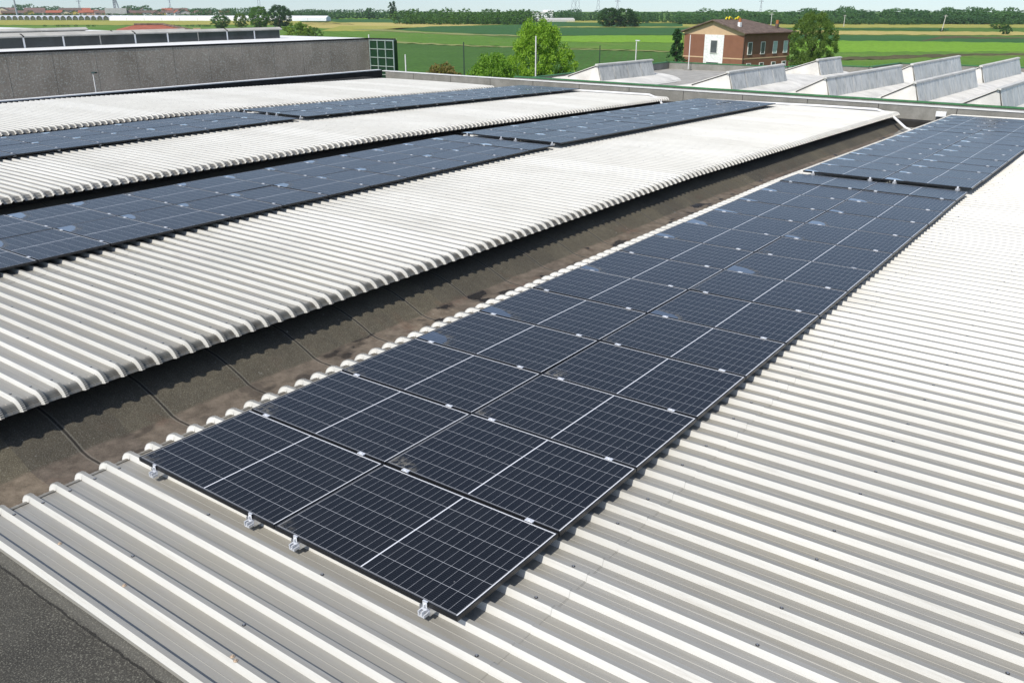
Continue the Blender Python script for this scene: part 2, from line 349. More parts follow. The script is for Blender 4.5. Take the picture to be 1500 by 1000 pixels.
FIELDS = [
 # left part
 ([(-260, 31), (475, 31), (475, 26), (-260, 27)], F_YGREEN, 0), ([(-260, 37.5), (520, 36.5), (480, 31), (-260, 31)], F_YGREEN, 1),
 ([(-260, 60), (760, 60), (620, 41), (500, 37.5), (-260, 38)], F_MED, 0),
 # centre
 ([(440, 28.2), (700, 28.6), (640, 27), (440, 26.2)], F_BRIGHT, 0), ([(440, 32.5), (640, 33.2), (600, 28.6), (440, 28.4)], F_DARK, 1),
 ([(440, 42), (560, 41.5), (735, 36.4), (600, 33.8), (440, 33)], F_WHEAT, 1),
 ([(470, 46), (560, 46), (620, 39), (500, 38)], F_YGREEN, 2),
 ([(560, 43), (760, 53), (1010, 51), (1010, 39), (760, 37), (640, 38.8)], F_DARK, 2),
 ([(515, 43.2), (560, 46), (660, 51), (770, 53.6), (770, 52.4), (640, 48), (560, 43)], F_TAN, 4),
 ([(760, 37.2), (1010, 39), (1010, 33), (760, 32.2)], F_DARK, 1), ([(830, 33), (1010, 34.5), (1010, 31), (830, 30.5)], F_YGREEN, 3),
 ([(760, 40.5), (1010, 40.5), (1010, 39.6), (860, 38.8)], F_YGREEN, 4),
 ([(480, 48), (560, 61), (700, 67), (1010, 76), (1010, 62), (760, 57), (560, 48)], F_MED, 3),
 ([(800, 61), (1010, 63), (1010, 52), (800, 53)], F_BRIGHT, 5),
 ([(570, 60.5), (700, 67), (1010, 76), (1010, 77.2), (700, 68.6), (575, 62.6)], F_TAN, 6),
 ([(560, 62.5), (700, 69), (1010, 77.5), (1010, 135), (500, 135)], F_ROWS, 4),
 # right
 ([(1000, 41), (1700, 41), (1700, 36), (1000, 34)], F_YGREEN, 1.5), ([(1000, 50), (1390, 51.5), (1700, 53), (1700, 48), (1390, 46.5), (1000, 44)], F_WHEAT, 2.5),
 ([(1140, 42.5), (1390, 45), (1390, 42), (1140, 41)], F_DARK, 3.5),
 ([(1000, 59), (1370, 61.5), (1700, 67), (1700, 55), (1500, 56), (1350, 53.5), (1000, 49)], F_DARK, 3.5),
 ([(1345, 61), (1385, 56.5), (1500, 56.6), (1500, 55), (1380, 53)], F_BANK, 4.5),
 ([(1000, 78), (1300, 77), (1700, 76), (1700, 66.5), (1370, 61), (1000, 58)], F_BRIGHT, 4.5),
 ([(1000, 92), (1250, 87), (1700, 79), (1700, 75), (1300, 76), (1000, 77)], F_MED, 5.5),
 ([(1150, 91), (1320, 86), (1420, 82), (1700, 79.5), (1700, 76.5), (1420, 79), (1320, 81), (1150, 87)], F_BANK, 6.5),
 ([(1000, 135), (1700, 135), (1700, 79.5), (1420, 82), (1320, 86), (1150, 91), (1000, 92)], F_MED, 4.5),
]
for f in FIELDS: field(*f)

# ------------------------------------------------------------------ our warehouse
D = 10.16
XL, XR = -2.18, 6.22                       # left / right eave of a vault, from the array centre line
YF, YB = -1.12, 34.6
def wall_y(x): return 35.1-.05*x
wh = thing('warehouse', 'long industrial hall roofed with parallel white corrugated metal vaults and dark gutters', 'warehouse')
def profile():
    # (x, z of rib crown, thickness factor) along a rib, crimped bends at both eaves
    P = []
    def arc(x0, z0, sgn, n):
        out = []; Rr = .17; A = R(72)
        for i in range(1, n+1):
            t = i/n*A; pl = .0062 if i % 2 else -.0062
            rr = Rr+pl
            out.append((x0+sgn*rr*math.sin(t), z0-Rr+rr*math.cos(t)))
        return out
    xl, xr = XL+.162, XR-.162
    crown = lambda x: -.088-max(0, x-1.5)**2/500-max(0, -x)**2/400
    P += arc(xl, crown(xl), -1, 20)[::-1]
    for x in np.linspace(xl, 2.08, 6): P.append((x, crown(x)))
    P.append((2.085, crown(2.085)-.0035))
    for x in np.linspace(2.09, xr, 6)[0:]: P.append((x, crown(x)-.0035))
    P += arc(xr, crown(xr)-.0035, 1, 20)
    return P
PROF = profile()
def make_sheet(i, detail=True):
    cx = -D*i
    H = .050
    k0 = int(math.floor((YF-RIB0)/PITCH)); ys = []; zs = []
    for k in range(k0, int((YB-RIB0)/PITCH)+1):
        c = RIB0+k*PITCH
        S_ = [(-.035, -H), (-.017, 0), (.017, 0), (.035, -H)]
        if detail: S_ += [(.112, -H), (.1155, -H+.0026), (.119, -H)]
        for a, h in S_: ys.append(c+a); zs.append(h)
    ys = [ys[0]-.004]+ys; zs = [-H-.05]+zs
    ys = np.array(ys); zs = np.array(zs)
    P = np.array(PROF)
    if not detail:
        keep = [j for j in range(len(P)) if j % 3 == 0 or 20 < j < 36]; P = P[keep]
    T = np.gradient(P, axis=0); T /= np.linalg.norm(T, axis=1)[:, None]; N = np.stack([-T[:, 1], T[:, 0]], 1)
    V = np.zeros((len(P), len(ys), 3))
    V[..., 0] = P[:, 0][:, None]+N[:, 0][:, None]*zs[None]
    V[..., 1] = ys[None]
    # crimping gathers the flanks: a slight rounding of the ribs along the bends
    V[..., 2] = P[:, 1][:, None]+N[:, 1][:, None]*zs[None] - .0205*np.maximum(0, ys-15.5)[None]
    v, f = grid(V)
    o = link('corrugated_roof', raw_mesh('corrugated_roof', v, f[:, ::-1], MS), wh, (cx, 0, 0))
    return o
def screw_mb(b, x, y, z, s=1.0):
    n = 8
    for (r0, z0, r1, z1, mi) in ((.0125, 0, .0125, .0035, 0), (.0125, .0035, .0075, .004, 0), (.0075, .004, .0062, .0095, 1)):
        k = len(b.v)
        for r, zz in ((r0, z0), (r1, z1)):
            for t in range(n): b.v.append((x+s*r*math.cos(t*math.pi/4), y+s*r*math.sin(t*math.pi/4), z+s*zz))
        for t in range(n):
            b.f.append((k+t, k+(t+1) % n, k+n+(t+1) % n, k+n+t)); b.m.append(mi)
    k = len(b.v)-n; b.f.append(tuple(range(k, k+n))); b.m.append(1)
SCREW = MB(); screw_mb(SCREW, 0, 0, 0); SCREW_ME = SCREW.mesh('roof_screw', [MSCREW, MSTEEL])
SCREW_RUST = SCREW.mesh('roof_screw', [MRUST, MRUST])
def crown_at(x):
    for (a, za), (b, zb) in zip(PROF[:-1], PROF[1:]):
        if a <= x <= b: return za+(zb-za)*(x-a)/max(1e-6, b-a)
    return -.1
for i in range(4):
    sh = make_sheet(i, True if i < 2 else False)
    spots = []
    rows = [(-1.84, 1, True), (-.62, 2, False), (.64, 2, False), (1.96, 2, True), (3.28, 2, True), (4.55, 2, True), (5.95, 1, True)]
    for x, every, far in rows:
        for k in range(-6, 160):
            if every == 2 and (k + (2 if x in (1.96, 4.55) else 0)) % 5 not in (1, 4): continue
            y = RIB0+k*PITCH
            if y < YF+.02 or y > YB-.1: continue
            if not far and y > -.05 and i < 3: continue
            xx = x+random.uniform(-.018, .018)
            spots.append((xx, y+random.uniform(-.006, .006), crown_at(xx)+drop(y)+.0005))
    if i == 0: spots = [s for s in spots if not (s[1] < -.93 and -1.6 < s[0] < 1.9)]
    cl = lambda s: (s[0]-D*i-CAM.x)**2+(s[1]-CAM.y)**2
    def inview(s):
        d = Vector((s[0]-D*i, s[1], s[2]))-CAM; w = d.dot(fw)
        return w > 0 and abs(d.dot(rt)/w) < .61 and abs(d.dot(up)/w) < .41
    spots.sort(key=lambda s: (not inview(s), cl(s)))
    near = spots[:100] if i < 2 else []
    for s in near: link('roof_screw', SCREW_ME, sh, s)
    if i == 0:
        for s in ((-1.18, RIB0-5*PITCH), (-.35, RIB0-5*PITCH), (.80, RIB0-5*PITCH), (.845, RIB0-5*PITCH-.012)):
            link('roof_screw', SCREW_RUST, sh, (s[0], s[1], crown_at(s[0])+.0005)).scale = (1.2,)*3
    b = MB()
    for s in spots[len(near):]: screw_mb(b, *s, 1.0)
    tag(b.build('roof_screws', [MSCREW, MSTEEL], sh), None, None, kind='stuff')
# gutters between the vaults (profile measured from the vault on their right)
GP = [(-4.75, -.40), (-4.45, -.45), (-4.2, -.50), (-3.93, -.595), (-3.75, -.675), (-3.62, -.742), (-3.5, -.768), (-2.8, -.785), (-2.35, -.77), (-2.2, -.65), (-2.05, -.42), (-1.85, -.36)]
def gutter(i):
    ys = np.concatenate([np.arange(-9, 34.9, .26), [34.95]]); V = np.zeros((len(GP), len(ys), 3))
    for a, (x, z) in enumerate(GP):
        for c, y in enumerate(ys):
            st = ((y+20.38) % 1.04)/1.04
            V[a, c] = (x, y, z+drop(y)+.004*math.sin(y*3.1+x*5)+.010*(1-st))
    v, f = grid(V); return link('felt_gutter', raw_mesh('felt_gutter', v, f[:, ::-1], MG, True), wh, (-D*i, 0, 0))
for i in range(4): gutter(i)
# eave closers under the right eave of each vault (dark upstand)
MUP = simple('dark upstand', (.030, .029, .027), .9, .2, .3, 3)
for i in range(1, 4):
    b = MB(); b.prism([(-4.70, -.70), (-4.42, -.70), (-4.42, -.19), (-4.70, -.19)], (-D*(i-1), YF+.03, 0), (-D*(i-1), 15.5, 0), uax=(1, 0, 0))
    b.prism([(-4.70, -.70), (-4.42, -.70), (-4.42, -.19), (-4.70, -.19)], (-D*(i-1), 15.5, 0), (-D*(i-1), 34.8, 34.8*0+drop(34.8)), uax=(1, 0, 0))
    b.build('eave_upstand', MUP, wh)
# felt roof strip in front of the vaults
b = MB(); nx = 40
xs = np.linspace(-34.2, 6.6, 60); ysf = np.array([-9, -6, -4, -3, -2.4, -2.0, -1.6, -1.34, -1.32, -1.30, -1.2, -1.0]); V = np.zeros((len(xs), len(ysf), 3))
for a, x in enumerate(xs):
    for c, y in enumerate(ysf): V[a, c] = (x, y, -.185+(.018 if y > -1.315 else 0)+.006*math.sin(x*2.3+y*4))
for i in range(4):
    a_, b_ = -D*i-2.12, -D*i+6.0
    m = [j for j in range(len(xs)) if a_ <= xs[j] <= b_]
    U = V[m[0]:m[-1]+1].copy(); U[0, :, 0] = a_; U[-1, :, 0] = b_
    v, f = grid(U); link('felt_roof', raw_mesh('felt_roof', v, f, MFF, True), wh)
# body of the building
b = MB(); b.box((-34.4, -9, GZ), (6.6, 34.7, -1.1)); b.build('outer_wall', MCONC, wh)
b = MB(); xs_ = [6.6, -34.75]
def par(b, x0, x1, z0, z1, off, th, mi=0):
    p0 = Vector((x0, wall_y(x0)+off, 0)); p1 = Vector((x1, wall_y(x1)+off, 0)); d = (p1-p0).normalized(); u = Vector((d.y, -d.x, 0))
    b.prism([(0, z0), (th, z0), (th, z1), (0, z1)], p0, p1, mi)
b = MB(); par(b, 6.6, -34.4, GZ, -.335, 0, .26); o = b.build('parapet_wall', MCONC, wh)
b = MB(); par(b, 6.62, -34.72, -.333, -.295, -.03, .33); b.build('coping', MCOPE, o)
b = MB()
for k in range(14):
    x = 4-3.0*k; par(b, x, x-.025, -1.2, -.335, -.004, .02)
b.build('panel_joint', MUP, o)
b = MB(); b.box((-34.72, -9, -1.2), (-34.42, 36.55, -.25)); o = b.build('parapet_wall', MUP, wh)
b = MB(); b.box((-34.76, -9, -.248), (-34.38, 36.45, -.205)); b.build('coping', MCOPE, o)
b = MB(); b.box((-34.42, -9, -1.0), (-32.2, 34.9, -.52)); b.build('gutter_floor', MUP, wh)
# end gap at the back, felt
b = MB(); b.box((-34.4, 34.62, -1.3), (6.6, 36.9, -.86)); b.build('back_gutter', MUP, wh)

# ------------------------------------------------------------------ solar panels
PX, PY, TH = .861, .567, .035
b = MB()
b.box((-PX, -PY, -TH), (PX, -PY+.010, 0)); b.box((-PX, PY-.010, -TH), (PX, PY, 0))
b.box((-PX, -PY+.010, -TH), (-PX+.010, PY-.010, 0)); b.box((PX-.010, -PY+.010, -TH), (PX, PY-.010, 0))
FR_ME = b.mesh('frame', MFRAME)
b = MB(); b.box((-PX+.010, -PY+.010, -.009), (PX-.010, PY-.010, -.0022)); GL_ME = b.mesh('cell_sheet', MC)
b = MB(); b.box((-.034, -.018, .001), (.034, .018, .006)); b.box((-.03, -.0085, -.06), (.03, .0085, .001)); b.box((-.0085, -.007, .006), (.0085, .007, .011))
CL_ME = b.mesh('clamp', MCLAMP)
b = MB(); b.box((-.045, -.012, -.088), (.045, .060, -.036)); RA_ME = b.mesh('rail_stub', MALU)
b = MB()  # end clamp with a projecting stub of mini rail
b.box((-.030, -.0145, -.050), (.030, -.0115, .004)); b.box((-.030, -.0145, .001), (.030, .006, .005)); b.box((-.010, -.034, -.030), (.010, -.0145, -.012))
b.box((-.045, -.075, -.088), (-.030, .05, -.052)); b.box((-.0, -.075, -.088), (.015, .05, -.052)); b.box((-.045, -.075, -.092), (.042, .05, -.088)); b.box((.032, -.075, -.088), (.042, .05, -.070))
b.box((-.030, -.030, -.054), (.030, -.0115, -.050))
b.v = [(x*.62, y*.64, z) for x, y, z in b.v]; EC_ME = b.mesh('end_clamp', MCLAMP)
ORD = ['front', 'second', 'third', 'fourth', 'fifth', 'sixth', 'seventh', 'eighth', 'ninth', 'tenth', 'eleventh', 'twelfth', 'thirteenth', 'rearmost', 'last']
P = 1.152
def panel(cx, x, y, z, tilt, first, label, group, wet):
    o = thing('solar_panel', label, 'solar panel', (cx+x, y, z), 0, group); o.rotation_euler = (tilt+random.uniform(-.0035, .0035), random.uniform(-.003, .003), 0)
    link('frame', FR_ME, o); g = link('cell_sheet', GL_ME, o); g['wet'] = float(wet)
    for q in (-.63, .60):
        if first: link('end_clamp', EC_ME, o, (q, -PY, 0))
        else: link('clamp', CL_ME, o, (q, -PY-.009, 0))
        link('rail_stub', RA_ME, o, (q, -PY, 0))
ARR = [('nearest array', 'nearest panel array', 0, 0.0, 14, 16.34, 14, 0), ('middle array', 'middle panel array', 1, .246, 14, 16.62, 14, 0), ('farthest array', 'farthest panel array', 2, .246, 14, 16.62, 15, 5)]
for nm, grp, i, y0, n1, y1, n2, skip in ARR:
    cx = -D*i
    for sec, (ys, n, sk_, dz) in enumerate(((y0, n1, skip, 0.0), (y1, n2, 0, .045))):
        for r in range(sk_, n):
            yc = ys+r*P+.567
            for col in (0, 1):
                x = (-1.7285+.861) if col == 0 else (1.7285-.861)
                x += random.uniform(-.003, .003)+(.03 if sec else 0)
                t = -math.atan(.0205) if yc > 15.5 else 0
                side = 'left-hand' if col == 0 else 'right-hand'
                if sec == 0:
                    cnt = ('first' if r == 0 and i else ORD[r]) if i == 0 else ORD[n-1-r].replace('front', 'closest').replace('rearmost', 'fourteenth')
                    if i == 0: lab = f'black solar panel, {ORD[r] if r else "front"} row of {side} column before the gap in the {nm}'
                    else: lab = f'solar panel, {side} column, {cnt} row before the gap in the {nm}'
                else:
                    cnt = ORD[r].replace('front', 'first').replace('rearmost', 'fourteenth') if r < 14 else 'last'
                    if r == n-1: cnt = 'last'
                    lab = f'black solar panel, {side} column, {cnt} row beyond the gap in the {nm}'
                wet = 1.0 if (i > 0 or r+14*sec > 2) and random.random() < .86 else 0.0
                panel(cx, x, yc, dz+drop(yc)+random.uniform(-.003, .003), t, r == 0, lab, 'solar panels of the '+grp, wet)

# ------------------------------------------------------------------ conduits and small things on the roof
def conduit(pts, label, r=.035):
    b = MB(); b.tube(pts, r, 8); tag(b.build('cable_conduit', MWHITE, smooth=True), label, 'cable conduit', 'white conduits at the far parapet')
def sz(y): return -.088+drop(y)
ye = 33.9
conduit([(-D-1.7, ye-.4, sz(ye)+.02), (-D+3, ye+.1, sz(ye)+.03), (-4.75, ye+.1, sz(ye)+.03), (-4.15, ye, sz(ye)-.10), (-3.3, ye-1.0, -.93), (-2.9, ye-1.35, -1.0), (-2.35, ye-1.4, -.93), (-1.75, ye-1.1, sz(ye)+.02)],
        'white cable conduit crossing the nearest gutter at the far parapet', .05)
conduit([(-2*D-1.7, ye, sz(ye)+.02), (-2*D+3, ye+.2, sz(ye)+.03), (-D-4.75, ye+.2, sz(ye)+.03), (-D-4.2, ye+.1, sz(ye)-.12), (-D-3.4, ye-.8, -.92), (-D-2.9, ye-1.1, -.98)],
        'white cable conduit at the end of the middle vault dipping into its gutter', .05)
conduit([(-1.72, 32.75, drop(32.8)-.03), (2.2, 32.75, drop(32.8)-.03)], 'straight white conduit along the far end of the nearest panel array', .05)
p = on_z(1357, 175, -.62); p.y = wall_y(p.x)-.06
t = thing('junction_box', 'small white junction box on the far parapet beside the nearest array', 'junction box', (-2.55, wall_y(-2.55)-.07, -.58))
b = MB(); b.box((-.19, -.06, -.10), (.19, .06, .10)); b.build('housing', MWHITE, t)
b = MB(); b.box((-.17, -.075, -.085), (.17, -.061, .085)); b.build('cover', MWHITE, t)

# ------------------------------------------------------------------ neighbouring factory with clerestory sheds (right)
nf = thing('factory_hall', 'factory hall behind the parapet with rows of white shells and grey clerestories', 'factory')
b = MB(); b.prism([(0, 0), (1, 0)], (0, 0, 0), (1, 0, 0), close=False) if False else None
b = MB()
ry = lambda x: wall_y(x)+.55
b.poly([(-24.5, ry(-24.5), -.8), (14, ry(14), -.8), (14, 63.2, -.8), (-11, 63.2, -.8), (-11.6, 58.2, -.8), (-15.6, 58.2, -.8), (-15.9, 55.2, -.8), (-24.5, 55.2, -.8)])
b.build('flat_roof', MGREYR, nf)
b = MB(); b.box((-24.6, 40, GZ), (14, 55.3, -.85)); b.box((-11.0, 55.3, GZ), (14, 63.3, -.86)); b.box((-15.75, 55.31, GZ), (-11.01, 58.3, -.87)); b.build('outer_wall', MCONC, nf)
b = MB(); p0 = (14, wall_y(14)+.42, 0); p1 = (-24.6, wall_y(-24.6)+.42, 0)
b.prism([(0, -1.2), (.16, -1.2), (.16, -.24), (0, -.24)], p0, p1); o = b.build('parapet', MCONC, nf)
b = MB(); b.prism([(-.03, -.238), (.20, -.238), (.20, -.185), (-.03, -.185)], p0, p1); b.build('flashing', MGREEN, o)
OUT = [(-24.6, 36.8), (-24.6, 55.2), (-15.9, 55.2), (-15.6, 58.2), (-11.6, 58.2), (-11.0, 63.2), (14, 63.2)]
b = MB(); g_ = MB()
for (xa, ya), (xb, yb) in zip(OUT[:-1], OUT[1:]):
    b.prism([(0, -1.2), (.2, -1.2), (.2, -.38), (0, -.38)], (xa, ya, 0), (xb, yb, 0)); g_.prism([(-.03, -.378), (.23, -.378), (.23, -.325), (-.03, -.325)], (xa, ya, 0), (xb, yb, 0))
o = b.build('parapet', MCONC, nf); g_.build('flashing', MGREEN, o)
MCLER = NT('weathered translucent panel'); _v = MCLER.coords(); _d = MCLER.noise(MCLER.coords((2.5, 2.5, .5)), 2.2, 5, .65)
_c = MCLER.mix(MCLER.ramp(MCLER.noise(_v, .8, 3), .35, .65), (.42, .42, .39), (.55, .545, .51)); _c = MCLER.mix(MCLER.m('MULTIPLY', MCLER.ramp(_d, .46, .72), .8), _c, (.20, .205, .19))
MCLER = MCLER.fin(_c, .35, .4)
SHEDS = [(-20.95, 39.4, -20.6, 45.0, 4), (-12.95, 38.4, -12.8, 45.5, 4), (-12.6, 50.6, -12.35, 54.1, 3), (-8.1, 37.9, -7.4, 48.3, 10), (-7.1, 49.5, -6.6, 59.4, 9), (-4.2, 37.4, -3.7, 47.7, 10), (-3.8, 50.1, -3.3, 59.4, 9), (-.85, 36.3, -.3, 46.3, 10), (-.2, 49.6, .3, 58.8, 9)]
zt, zb = .40, -.52
BARREL = {-20.95: 46.2, -12.95: 54.9, -8.1: 60.5, -4.2: 60.5, -.85: 60.5}
MSHELL = simple('white fibre cement shell', (.655, .635, .585), .75, .25, .17, 1.3)
for x0, ya, x1, yb, n in SHEDS:
    p0 = Vector((x0, ya, 0)); p1 = Vector((x1, yb, 0)); e = (1, 0, 0)
    w = 3.4 if x0 < -12 else 2.3
    prof = [(0, zt), (-.55*w, zt-.62), (-.66*w, zt-.72), (-.78*w, zt-.75), (-.9*w, zt-.84), (-w, zt-1.02), (-w, -.79), (.30, -.79), (.30, zb), (.24, zb)]
    b = MB(); b.prism(prof, p0, p1, uax=e); sh = b.build('roof_shell', MSHELL, nf)
    b = MB(); b.prism([(-.07, zt-.02), (.10, zt-.05), (.10, zt+.02), (-.05, zt+.05)], p0-Vector((0, .12, 0)), p1+Vector((0, .1, 0)), uax=e)
    b.build('ridge_cap', MPALE, sh)
    for s_ in (0, 1):   # dark verge line
        q = p0 if s_ == 0 else p1
        b = MB(); b.prism([(-.06, zt-.10), (-.55*w, zt-.70), (-.55*w, zt-.66), (-.06, zt-.06)], q+Vector((0, -.03 if s_ == 0 else .005, 0)), q+Vector((0, -.004 if s_ == 0 else .03, 0)), uax=e); b.build('verge', MUP, sh)
    d = (p1-p0)/n
    for k in range(n):
        a = p0+d*k+d*.02; c = p0+d*(k+1)-d*.02
        b = MB(); b.prism([(.305, zb+.03), (.335, zb+.03), (.065, zt-.055), (.035, zt-.055)], a, c, uax=e); b.build('clerestory_panel', MCLER, sh)
    # gentle ribbed strip at the foot
    b = MB(); m_ = int((yb-ya)/.3)
    for k in range(m_):
        a = p0+(p1-p0)*(k/m_); c = p0+(p1-p0)*((k+.86)/m_)
        b.prism([(.36, -.60), (1.75, -.76), (1.75, -.79), (.36, -.79)], a, c, uax=e)
        b.prism([(.36, -.63), (1.75, -.785), (1.75, -.79), (.36, -.79)], c, p0+(p1-p0)*((k+1)/m_), uax=e)
    b.build('ribbed_apron', MPALE, sh)
    if x0 in BARREL:
        ya_ = wall_y(x0)+1.0; yb_ = BARREL[x0]; w_ = 1.95; arc_ = [(w_*math.cos(a), -.80+.40*math.sin(a)) for a in np.linspace(0, math.pi, 15)]
        b = MB(); b.prism(arc_, (x0-.55, ya_, 0), (x1-.5, yb_, 0), uax=e); br = b.build('barrel_vault', MSHELL, nf)
        b = MB(); rim_ = [(u*1.012, z+.012) for u, z in arc_]+[(u*.95, z-.03) for u, z in arc_[::-1]]; b.prism(rim_, (x0-.55, ya_-.05, 0), (x0-.55, ya_-.004, 0), uax=e); b.build('vault_rim', MUP, br)
    b = MB(); b.prism([(.30, -.60), (.46, -.60), (.46, -.565), (.30, -.50)], p0, p1, uax=e); b.build('foot_flashing', MUP, sh)
# ribbed flat apron between the first two rows
t = thing('antenna_pole', 'thin pale aerial pole standing on the flat factory roof before the brick house', 'aerial', tuple(on_z(1008, 103, -.8)))
b = MB(); b.tube([(0, 0, 0), (0, 0, 2.3)], .03, 6); b.build('mast', MCOPE, t)
b = MB(); b.box((-.2, -.2, 0), (.2, .2, .06)); b.build('foot', MCONC, t)

# ------------------------------------------------------------------ left building with pebble dash wall
lb = thing('industrial_building', 'grey pebble dash industrial building with white roof and glazed corner', 'building')
LX0, LX1 = -50.3, -46.1; 
def lx(y): return -48.2+(y-20.75)*(2.1/26.5)
b = MB(); zt1 = 1.0
b.poly([(lx(-12), -12, GZ), (lx(47.2), 47.2, GZ), (lx(47.2), 47.2, zt1), (lx(-12), -12, zt1)])
b.poly([(lx(-12)-60, -12, GZ), (lx(-12), -12, GZ), (lx(-12), -12, zt1), (lx(-12)-60, -12, zt1)])
b.poly([(-110, 47.55, GZ), (-110, 47.55, zt1), (-46.1, 47.55, zt1), (-46.1, 47.55, GZ)])
b.build('outer_wall', MPEB, lb)
b = MB()
for k in range(24):
    y = 46-2.5*k
    if y > -12: b.box((lx(y)-.02, y-.004, GZ), (lx(y)+.003, y+.004, zt1-.02))
b.build('panel_joint', MUP, lb)
b = MB(); b.poly([(lx(-12), -12, zt1+.03), (lx(47.2), 47.2, zt1+.03), (-43.5, 47.35, zt1+.03), (-43.5, 47.65, zt1+.03), (-110, 47.65, zt1+.03), (-110, -12, zt1+.03)])
b.build('white_roof', MROOFW, lb)
b = MB(); p0 = Vector((lx(-12)+.02, -12, 0)); p1 = Vector((lx(47.2)+.02, 47.2, 0))
b.prism([(-.10, zt1-.05), (-.006, zt1-.05), (-.006, zt1+.06), (-.10, zt1+.06)], p0, p1); b.prism([(-.10, zt1-.05), (.05, zt1-.05), (.05, zt1+.06), (-.10, zt1+.06)], (lx(47.2), 47.2, 0), (-43.45, 47.33, 0))
b.build('roof_edge', MUP, lb)
# glazed bay
b = MB(); b.box((-46.05, 47.22, GZ), (-43.5, 47.6, zt1-.06)); 
MRGL = NT('glazing with painted green reflection'); MRGL = MRGL.fin((.012, .045, .020), .06, .7)  # green reflection in the panes is put into the base colour
gb = b.build('glazed_bay', MRGL, lb)
b = MB()
for k in range(4): x = -46.0+2.5*k/3; b.box((x-.03, 47.14, GZ), (x+.03, 47.215, zt1-.06))
for k in range(12): z = zt1-.10-.62*k; b.box((-46.03, 47.16, z-.025), (-43.5, 47.212, z+.025))
b.build('glazing_bars', simple('pale green glazing bar', (.34, .42, .37), .5), gb)
# sawtooth rooflights on its roof
def rooflight(x, ya, yb, z0, h, n, label_part='rooflight'):
    b = MB(); b.prism([(0, z0), (-3.6, z0), (-3.2, z0+h*.55), (-.9, z0+h+.05), (-.25, z0+h+.05), (.0, z0+h*.84)], (x, ya, 0), (x, yb, 0), uax=(1, 0, 0)); o = b.build('rooflight', MCAP, lb)
    d = (yb-ya)/n
    for k in range(n):
        b = MB(); b.box((x+.005, ya+d*k+.05, z0+.03), (x+.03, ya+d*(k+1)-.05, z0+h*.82)); b.build('pane', MDARKGL, o)
    for k in range(n+1):
        if k % 3 in (0, 1): b = MB(); b.box((x-.02, ya+d*k-.05, z0), (x+.05, ya+d*k+.05, z0+h*.84)); b.build('mullion', MWHITE, o)
    b = MB(); b.prism([(-.35, z0+h*1.05), (.10, z0+h*.84), (.10, z0+h*.94), (-.22, z0+h*1.12)], (x, ya-.2, 0), (x, yb+.2, 0), uax=(1, 0, 0)); b.build('ridge_cap', MCAP, o)
    for k in range(0, n, 3): b = MB(); b.prism([(-.35, z0+h*1.06), (.105, z0+h*.85), (.105, z0+h*.95), (-.22, z0+h*1.14)], (x, ya+d*k-.05, 0), (x, ya+d*k+.05, 0), uax=(1, 0, 0)); b.build('cap_joint', MUP, o)
rooflight(-52.2, 2, 43.7, 1.03, .72, 17)
rooflight(-57, -2, 38.5, 1.03, .66, 14)
rooflight(-62, -6, 33.5, 1.03, .78, 12)

# ------------------------------------------------------------------ brick house
MBRICK = NT('red brown render'); _v = MBRICK.coords()
MBRICK = MBRICK.fin(MBRICK.mix(MBRICK.ramp(MBRICK.noise(_v, .9, 5, .6), .3, .7), (.225, .104, .064), (.268, .126, .078)), .9, .2)
MGABLE = simple('cream gable render', (.60, .42, .26), .9, .2, .05, 1)
MTILE = simple('brown roof tiles', (.150, .110, .088), .9, .2, .35, 2.0)
MTILER = simple('terracotta tiles', (.36, .12, .075), .9, .2, .25, 1.5)
MCHIM = simple('terracotta pot', (.42, .16, .06), .8, .2, .15, 4)
MYEL = simple('yellow painted metal', (.75, .60, .03), .5, .4, .1, 6)
ha = Vector((-55.83, 122.77, 0)); hb = Vector((-45.38, 120.14, 0)); hc = Vector((-42.91, 131.26, 0))
ux = (hb-ha).normalized(); hw = (hb-ha).length; uy = Vector((-ux.y, ux.x, 0)); hl = (hc-hb).length
house = thing('farmhouse', 'two storey red brown house with cream gable and low tiled roof', 'house', (ha.x, ha.y, GZ), math.atan2(ux.y, ux.x))
EH = 6.2; RH = 7.75; OV = .55; RE = .60
b = MB(); b.poly([(0, 0, 0), (hw, 0, 0), (hw, 0, EH-.35), (0, 0, EH-.35)]); b.poly([(hw, 0, 0), (hw, hl, 0), (hw, hl, EH), (hw, 0, EH)]); b.poly([(hw, hl, 0), (0, hl, 0), (0, hl, EH), (hw, hl, EH)]); b.poly([(0, hl, 0), (0, 0, 0), (0, 0, EH), (0, hl, EH)])
b.build('wall', MBRICK, house)
b = MB(); b.poly([(0, 0, EH-.35), (hw, 0, EH-.35), (hw, 0, EH), (hw/2, 0, RH), (0, 0, EH)]); b.build('gable', MGABLE, house)
b = MB(); T_ = .16
for sgn in (0, 1):
    xa = -OV if sgn == 0 else hw+OV; za = EH-OV*(RH-EH)/(hw/2); xm = hw/2
    ps = [(xa, -OV, za), (xm, -OV, RH), (xm, hl*RE, RH), (xa, hl+OV, za)]
    if sgn: ps = ps[::-1]
    b.poly([(x, y, z+T_) for x, y, z in ps]); b.poly([(x, y, z) for x, y, z in ps[::-1]])
    for k in range(4):
        p_, q_ = ps[k], ps[(k+1) % 4]; b.poly([p_, q_, (q_[0], q_[1], q_[2]+T_), (p_[0], p_[1], p_[2]+T_)])
za = EH-OV*(RH-EH)/(hw/2); b.poly([(hw+OV, hl+OV, za+T_), (-OV, hl+OV, za+T_), (hw/2, hl*RE, RH+T_)]); b.poly([(-OV, hl+OV, za), (hw+OV, hl+OV, za), (hw+OV, hl+OV, za+T_), (-OV, hl+OV, za+T_)])
rf = b.build('roof', MTILE, house)
b = MB()
za = EH-OV*(RH-EH)/(hw/2)
